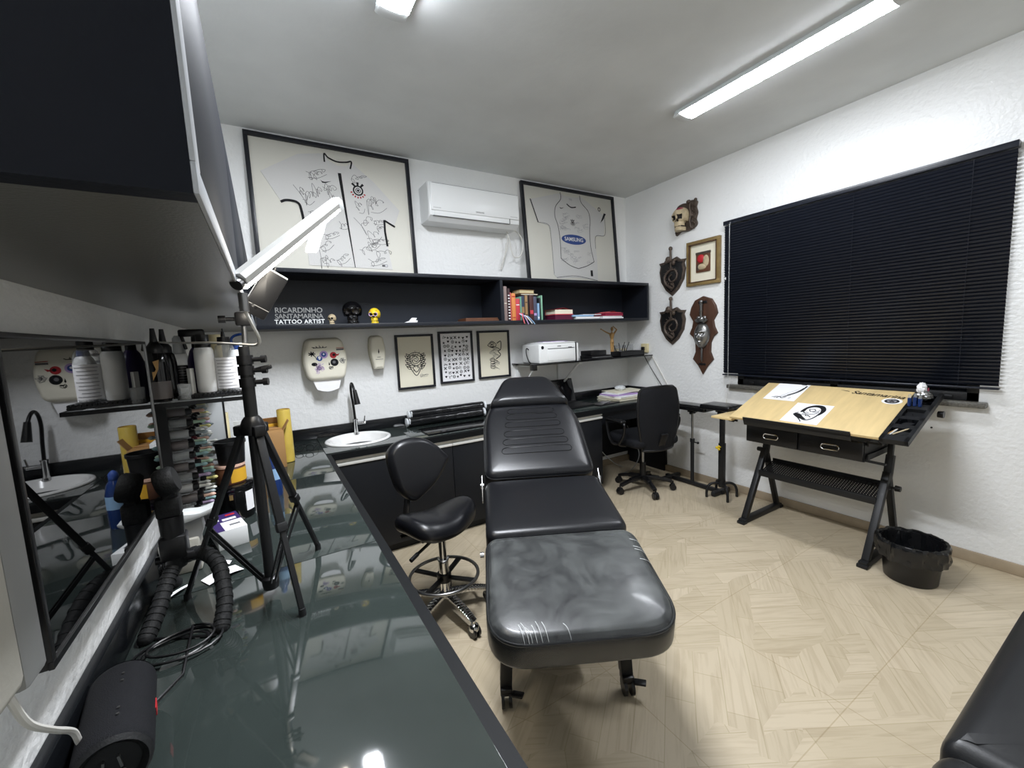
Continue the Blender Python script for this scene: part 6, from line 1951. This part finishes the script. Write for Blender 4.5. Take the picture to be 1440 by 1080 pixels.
# ---------------------------------------------------------------- bin
def bin_():
    t = thing('waste_bin', 'round black waste bin lined with a shiny black bag beside the drafting table leg', 'bin', (2.888, .733, 0))
    MB().lathe([(0, .0), (.104, 0), (.110, .006), (.128, .205), (.131, .212), (.127, .212), (.106, .012), (0, .012)], n=44).build('body', 'plastic_k', t)
    b = MB()
    def fn(u, v):
        a = 2 * PI * u
        prof = [(.040, .050), (.085, .060), (.112, .12), (.122, .190), (.128, .222), (.136, .224), (.141, .205), (.142, .16), (.139, .125)]
        q = v * (len(prof) - 1); i = min(int(q), len(prof) - 2); f = q - i
        r = prof[i][0] * (1 - f) + prof[i + 1][0] * f; z = prof[i][1] * (1 - f) + prof[i + 1][1] * f
        n = noise.noise(V((math.cos(a) * 4, math.sin(a) * 4, z * 9)))
        n2 = noise.noise(V((math.cos(a) * 11, math.sin(a) * 11, z * 5 + 4)))
        r += .010 * n + .008 * n2 + .014 * abs(noise.noise(V((math.cos(a) * 18, math.sin(a) * 18, z * 14)))) + (.0 if v < .5 else .004)
        if v > .9: z += .014 * noise.noise(V((math.cos(a) * 2.5, math.sin(a) * 2.5, 7)))
        return (r * math.cos(a), r * math.sin(a), z + (.004 * n if .4 < v < .7 else 0))
    b.grid(fn, 72, 40, wrapu=True)
    b.build('liner_bag', 'bag', t, smooth=24)
bin_()

# ---------------------------------------------------------------- right wall ornaments
RW = -PI / 2
def relief(mb, prof, cx, cz, m=0):
    pass
def skull_plaque():
    t = thing('skull_plaque', 'painted skull with a red patch on an ornate dark plaque, topmost on the window wall', 'wall ornament', (XR, 2.465, 2.262), RW)
    p = MB()
    o = []
    L = [(-.105, .0), (-.05, .02), (.02, .012), (.09, .03), (.112, .06), (.102, .10), (.116, .15), (.104, .20), (.112, .245), (.06, .268), (.02, .255), (-.04, .262), (-.095, .235), (-.10, .12)]
    p.prism([(q[0], q[1]) for q in smooth_path([(a, b, 0) for a, b in L], 5, True)], -.022, 0, .006)
    p.build('plaque', 'bronze', t)
    c = MB()
    for z in (.04, .09, .14, .19, .235): c.tube([(.088 + .02 * math.cos(a), -.024, z + .02 * math.sin(a)) for a in [k * .5 for k in range(11)]], .007, 8)
    c.tube(smooth_path([(.06, -.022, .03), (.052, -.03, .09), (.06, -.03, .15), (.05, -.03, .21), (.06, -.022, .25)], 5), .010, 8)
    c.ball((.03, -.02, .262), (.022, .014, .016)).ball((-.085, -.02, .022), (.022, .016, .018)).ball((.10, -.02, .26), (.014, .014, .014))
    c.build('scrollwork', 'bronze', t)
    s = MB(); skull_bm(s, .205, 0, 1, None, Tr(-.028, -.040, .02) @ Rz(.12))
    s.build('skull', ['bone', 'bone_d'], t, smooth=50)
    r = MB()
    r.ball((-.020, -.062, .190), (.042, .052, .030), 0, 18, 10)
    r.build('red_patch', 'crimson', t)
skull_plaque()
def gold_frame():
    t = picture('framed_relief', 'small gilt-framed picture with a coloured relief at its centre, beside the blind', 'picture', (XR, 2.291, 1.783), RW, .318, .385, .034, .03, 'gold', 'paper_c', None, 0.0, False)
    f = MB()
    f.bb((-.132, -.034, .027), (.132, -.024, .034)).bb((-.132, -.034, .351), (.132, -.024, .358)).bb((-.132, -.034, .027), (-.125, -.024, .358)).bb((.125, -.034, .027), (.132, -.024, .358))
    f.build('inner_moulding', 'wood_d', t)
    r = MB()
    r.bb((-.068, -.022, .11), (.066, -.008, .275), .004, 0)
    r.ball((-.02, -.022, .225), (.036, .012, .035), 1, 16, 10).ball((.03, -.022, .20), (.028, .012, .05), 2, 16, 10).ball((-.01, -.022, .155), (.045, .012, .026), 2, 16, 10).ball((-.045, -.022, .15), (.016, .01, .03), 3, 12, 8).bb((-.070, -.024, .262), (.068, -.006, .283), .003, 3)
    r.build('relief', ['brown_lam', 'red', 'bone', 'bronze'], t)
gold_frame()
def shield(z, label):
    t = thing('shield_plaque', label, 'wall ornament', (XR, 2.614, z), RW, 'dark shield plaques on the window wall')
    L = [(0, 0), (.07, .055), (.125, .14), (.142, .235), (.128, .285), (.146, .318), (.09, .322), (.05, .352), (0, .338), (-.05, .352), (-.09, .322), (-.146, .318), (-.128, .285), (-.142, .235), (-.125, .14), (-.07, .055)]
    MB().prism(L, -.020, 0, .006).build('board', 'bronze', t)
    MB().prism([(x * .84, (q - .19) * .84 + .19) for x, q in L], -.026, -.018, .003).build('field', 'plastic_k', t)
    d = MB(); r = random.Random(int(z * 10))
    # coiled beast relief
    P = [(.02, .06), (-.05, .11), (-.07, .17), (-.03, .225), (.035, .235), (.065, .19), (.045, .14), (.0, .13), (-.02, .165), (.01, .195)]
    d.tube(smooth_path([(a, -.030 - .004 * math.sin(k), b) for k, (a, b) in enumerate(P)], 6), .013, 10, r1=.007)
    for k in range(13):
        a = k * .42; c = (.0 + .055 * math.cos(a), .175 + .06 * math.sin(a))
        d.cyl((c[0], -.026, c[1]), (c[0] + .038 * math.cos(a + .4), -.034, c[1] + .036 * math.sin(a + .4)), .0065, .001, 8)
    d.tube(smooth_path([(.0, -.028, .05), (.03, -.03, .085), (.0, -.03, .11)], 5), .009, 8)
    d.build('beast_relief', 'bronze', t)
    s = MB().cyl((0, -.032, .30), (0, -.036, .42), .012, .010, 12).ball((0, -.034, .432), (.018, .018, .020)).tube(smooth_path([(-.06, -.03, .325), (-.03, -.04, .312), (0, -.04, .318), (.03, -.04, .312), (.06, -.03, .325)], 5), .010, 8)
    s.ball((-.03, -.034, .335), (.028, .016, .030)).ball((.028, -.034, .30), (.022, .014, .026)).cyl((0, -.034, .31), (0, -.03, .24), .009, .006, 10)
    s.build('hilt', 'bronze', t)
shield(1.723, 'dark bronze shield with a beast relief, upper one of two beside the gilt frame')
shield(1.262, 'dark bronze shield with a beast relief, lower one of two beside the mask plaque')
def mask_plaque():
    t = thing('mask_plaque', 'brown wooden plaque bearing a silver face mask and dagger, below the gilt frame', 'wall ornament', (XR, 2.290, .995), RW)
    half = [(0, 0), (.045, .075), (.10, .135), (.072, .20), (.075, .28), (.10, .335), (.135, .365), (.108, .42), (.098, .475), (.135, .535), (.118, .60), (.08, .66), (.0, .69)]
    L = half + [(-x, q) for x, q in half[-2:0:-1]]
    MB().prism(L, -.022, 0, .008, seg=3).build('board', 'wood_d', t)
    m = MB()
    def face(u, v):
        x = (u - .5) * 2; z = (v - .5) * 2
        R = math.sqrt(min(1, x * x + z * z)); k = 1.0
        if R > 1: pass
        # map the square to a disc
        xd = x * math.sqrt(max(0, 1 - z * z / 2)); zd = z * math.sqrt(max(0, 1 - x * x / 2))
        r2 = xd * xd + zd * zd
        h = .060 * math.sqrt(max(0, 1 - r2))
        W = .074 * (1 - .16 * max(0, -zd))
        h += .028 * math.exp(-(xd / .13) ** 2 - ((zd + .12) / .20) ** 2)          # nose
        h += .010 * math.exp(-(xd / .5) ** 2 - ((zd - .30) / .07) ** 2)           # brow
        for s in (-1, 1):
            h -= .024 * math.exp(-((xd - s * .36) / .17) ** 2 - ((zd - .16) / .10) ** 2)
            h += .007 * math.exp(-((xd - s * .36) / .11) ** 2 - ((zd - .15) / .05) ** 2)
        h += .011 * math.exp(-(xd / .24) ** 2 - ((zd + .47) / .055) ** 2) + .010 * math.exp(-(xd / .2) ** 2 - ((zd + .60) / .05) ** 2) - .006 * math.exp(-(xd / .22) ** 2 - ((zd + .535) / .02) ** 2)
        h += .012 * math.exp(-(xd / .25) ** 2 - ((zd + .85) / .12) ** 2)
        return (xd * W, -.022 - h, .345 + zd * .115)
    m.grid(face, 45, 55)
    mo = m.build('face_mask', 'silver', t, smooth=80)
    d = MB().lathe([(0, 0), (.012, .003), (.012, .05), (.016, .055), (.011, .06), (.013, .10), (.017, .115), (0, .13)], n=14, T=Tr(0, -.045, .505))
    d.tube(smooth_path([(-.055, -.04, .485), (-.03, -.048, .468), (0, -.05, .475), (.03, -.048, .468), (.055, -.04, .485)], 5), .011, 8).ball((0, -.045, .490), (.028, .018, .022)).ball((0, -.045, .64), (.016, .014, .016))
    d.ball((-.03, -.04, .50), (.018, .012, .018)).ball((.03, -.04, .50), (.018, .012, .018))
    d.build('dagger_hilt', 'silver', t)
    MB().bar((0, -.034, .235), (0, -.030, .125), .018, .012, .004).cyl((0, -.033, .14), (0, -.03, .11), .009, .001).build('blade', 'steel', t)
    p = MB().bb((-.042, -.027, .625), (.042, -.02, .648), .003).bb((-.034, -.027, .082), (.034, -.02, .10), .003)
    p.build('nameplate', 'plastic_k', t)
mask_plaque()

# ---------------------------------------------------------------- blind
def blind():
    t = thing('venetian_blind', 'large black venetian blind closed over the window', 'blind', (XR, 1.315, 1.0), RW)
    W = 1.545; Hh = 1.258
    MB().bb((-W / 2, -.055, Hh - .032), (W / 2, -.006, Hh), .002).build('headrail', 'blind', t)['label'] = 'slim dark headrail'
    s = MB(); n = 60; z0 = .03; pitch = (Hh - .05 - z0) / (n - 1)
    a = math.radians(56)
    for k in range(n):
        z = z0 + k * pitch; vs = []
        for j in range(5):
            q = (j / 4 - .5); y = q * .027; hgt = .0022 * (1 - (2 * q) ** 2)
            yy = y * math.cos(a) - hgt * math.sin(a); zz = -y * math.sin(a) - hgt * math.cos(a)
            for x in (-W / 2 + .004, W / 2 - .004): vs.append((x, -.032 + yy, z + zz))
        s.add(vs, [(2 * j, 2 * j + 1, 2 * j + 3, 2 * j + 2) for j in range(4)])
    s.build('slats', 'blind', t, smooth=60)
    MB().bb((-W / 2, -.046, 0), (W / 2, -.018, .012), .003).build('bottom_rail', 'blind', t)
    for x in (-W / 2 + .05, -.42, .10, .62): 
        MB().cyl((x, -.047, .005), (x, -.047, Hh - .03), .0009, n=6).build('ladder_cord', 'blind', t)
    w = MB().cyl((-W / 2 + .06, -.062, -.02), (-W / 2 + .06, -.062, Hh - .03), .0038, n=8).cyl((-W / 2 + .06, -.062, Hh - .04), (-W / 2 + .06, -.05, Hh - .015), .005)
    w.build('wand', 'clear', t)
    c = MB().tube(smooth_path([(-W / 2 + .012, -.05, 0), (-W / 2 + .03, -.052, -.12), (-W / 2 + .045, -.053, -.20)], 5), .0011, 5).tube(smooth_path([(-W / 2 + .075, -.05, 0), (-W / 2 + .06, -.052, -.12), (-W / 2 + .048, -.053, -.20)], 5), .0011, 5).cyl((-W / 2 + .046, -.053, -.20), (-W / 2 + .046, -.053, -.23), .0045, .006, 10)
    c.build('pull_cord', 'white_cable', t)
    MB().bb((-W / 2 + .018, -.052, Hh * .63), (-W / 2 + .026, -.047, Hh * .645)).build('cord_stop', 'white_pl', t, smooth=0)
blind()
def wall_screws():
    for k, (y, z, lb) in enumerate(((.855, .755, 'small dark wall screw nearest the drafting table tray'), (.80, .75, 'small dark wall screw farther from the drafting table tray'))):
        o = MB().cyl((XR + .01, y, z), (XR - .004, y, z), .006, .005, 12).build('wall_screw', 'metal_k')
        tag(o, lb, 'screw', 'screws in the window wall')
wall_screws()

# ---------------------------------------------------------------- camera and light
cam = bpy.data.cameras.new('camera')
cam.sensor_fit = 'HORIZONTAL'; cam.sensor_width = 36.0
cam.lens = 579.375 / 1440 * 36.0
cam.clip_start = 0.02
co = bpy.data.objects.new('camera', cam)
COL.objects.link(co)
yaw, pitch, roll = (math.radians(a) for a in (30.60096757, -6.25980295, -2.62477362))
fw = V((math.sin(yaw) * math.cos(pitch), math.cos(yaw) * math.cos(pitch), math.sin(pitch)))
rt = V((math.cos(yaw), -math.sin(yaw), 0)); up = rt.cross(fw)
r2 = rt * math.cos(roll) + up * math.sin(roll); u2 = -rt * math.sin(roll) + up * math.cos(roll)
co.matrix_world = Matrix.Translation((0, 0, CAMZ)) @ Matrix((r2, u2, -fw)).transposed().to_4x4()
SC.camera = co
wd = bpy.data.worlds.new('room_world'); SC.world = wd; wd.use_nodes = True
wd.node_tree.nodes['Background'].inputs[0].default_value = (.02, .022, .026, 1)
wd.node_tree.nodes['Background'].inputs[1].default_value = .3
SC.view_settings.view_transform = 'Standard'
SC.view_settings.look = 'None'
SC.view_settings.exposure = 0.0
SC.view_settings.gamma = 1.0
SC.view_settings.use_curve_mapping = False
SC.cycles.use_denoising = True
SC.cycles.max_bounces = 12
SC.cycles.diffuse_bounces = 6
SC.cycles.glossy_bounces = 6
SC.cycles.transparent_max_bounces = 16
SC.cycles.caustics_reflective = False
SC.cycles.caustics_refractive = False
SC.cycles.sample_clamp_indirect = 6.0
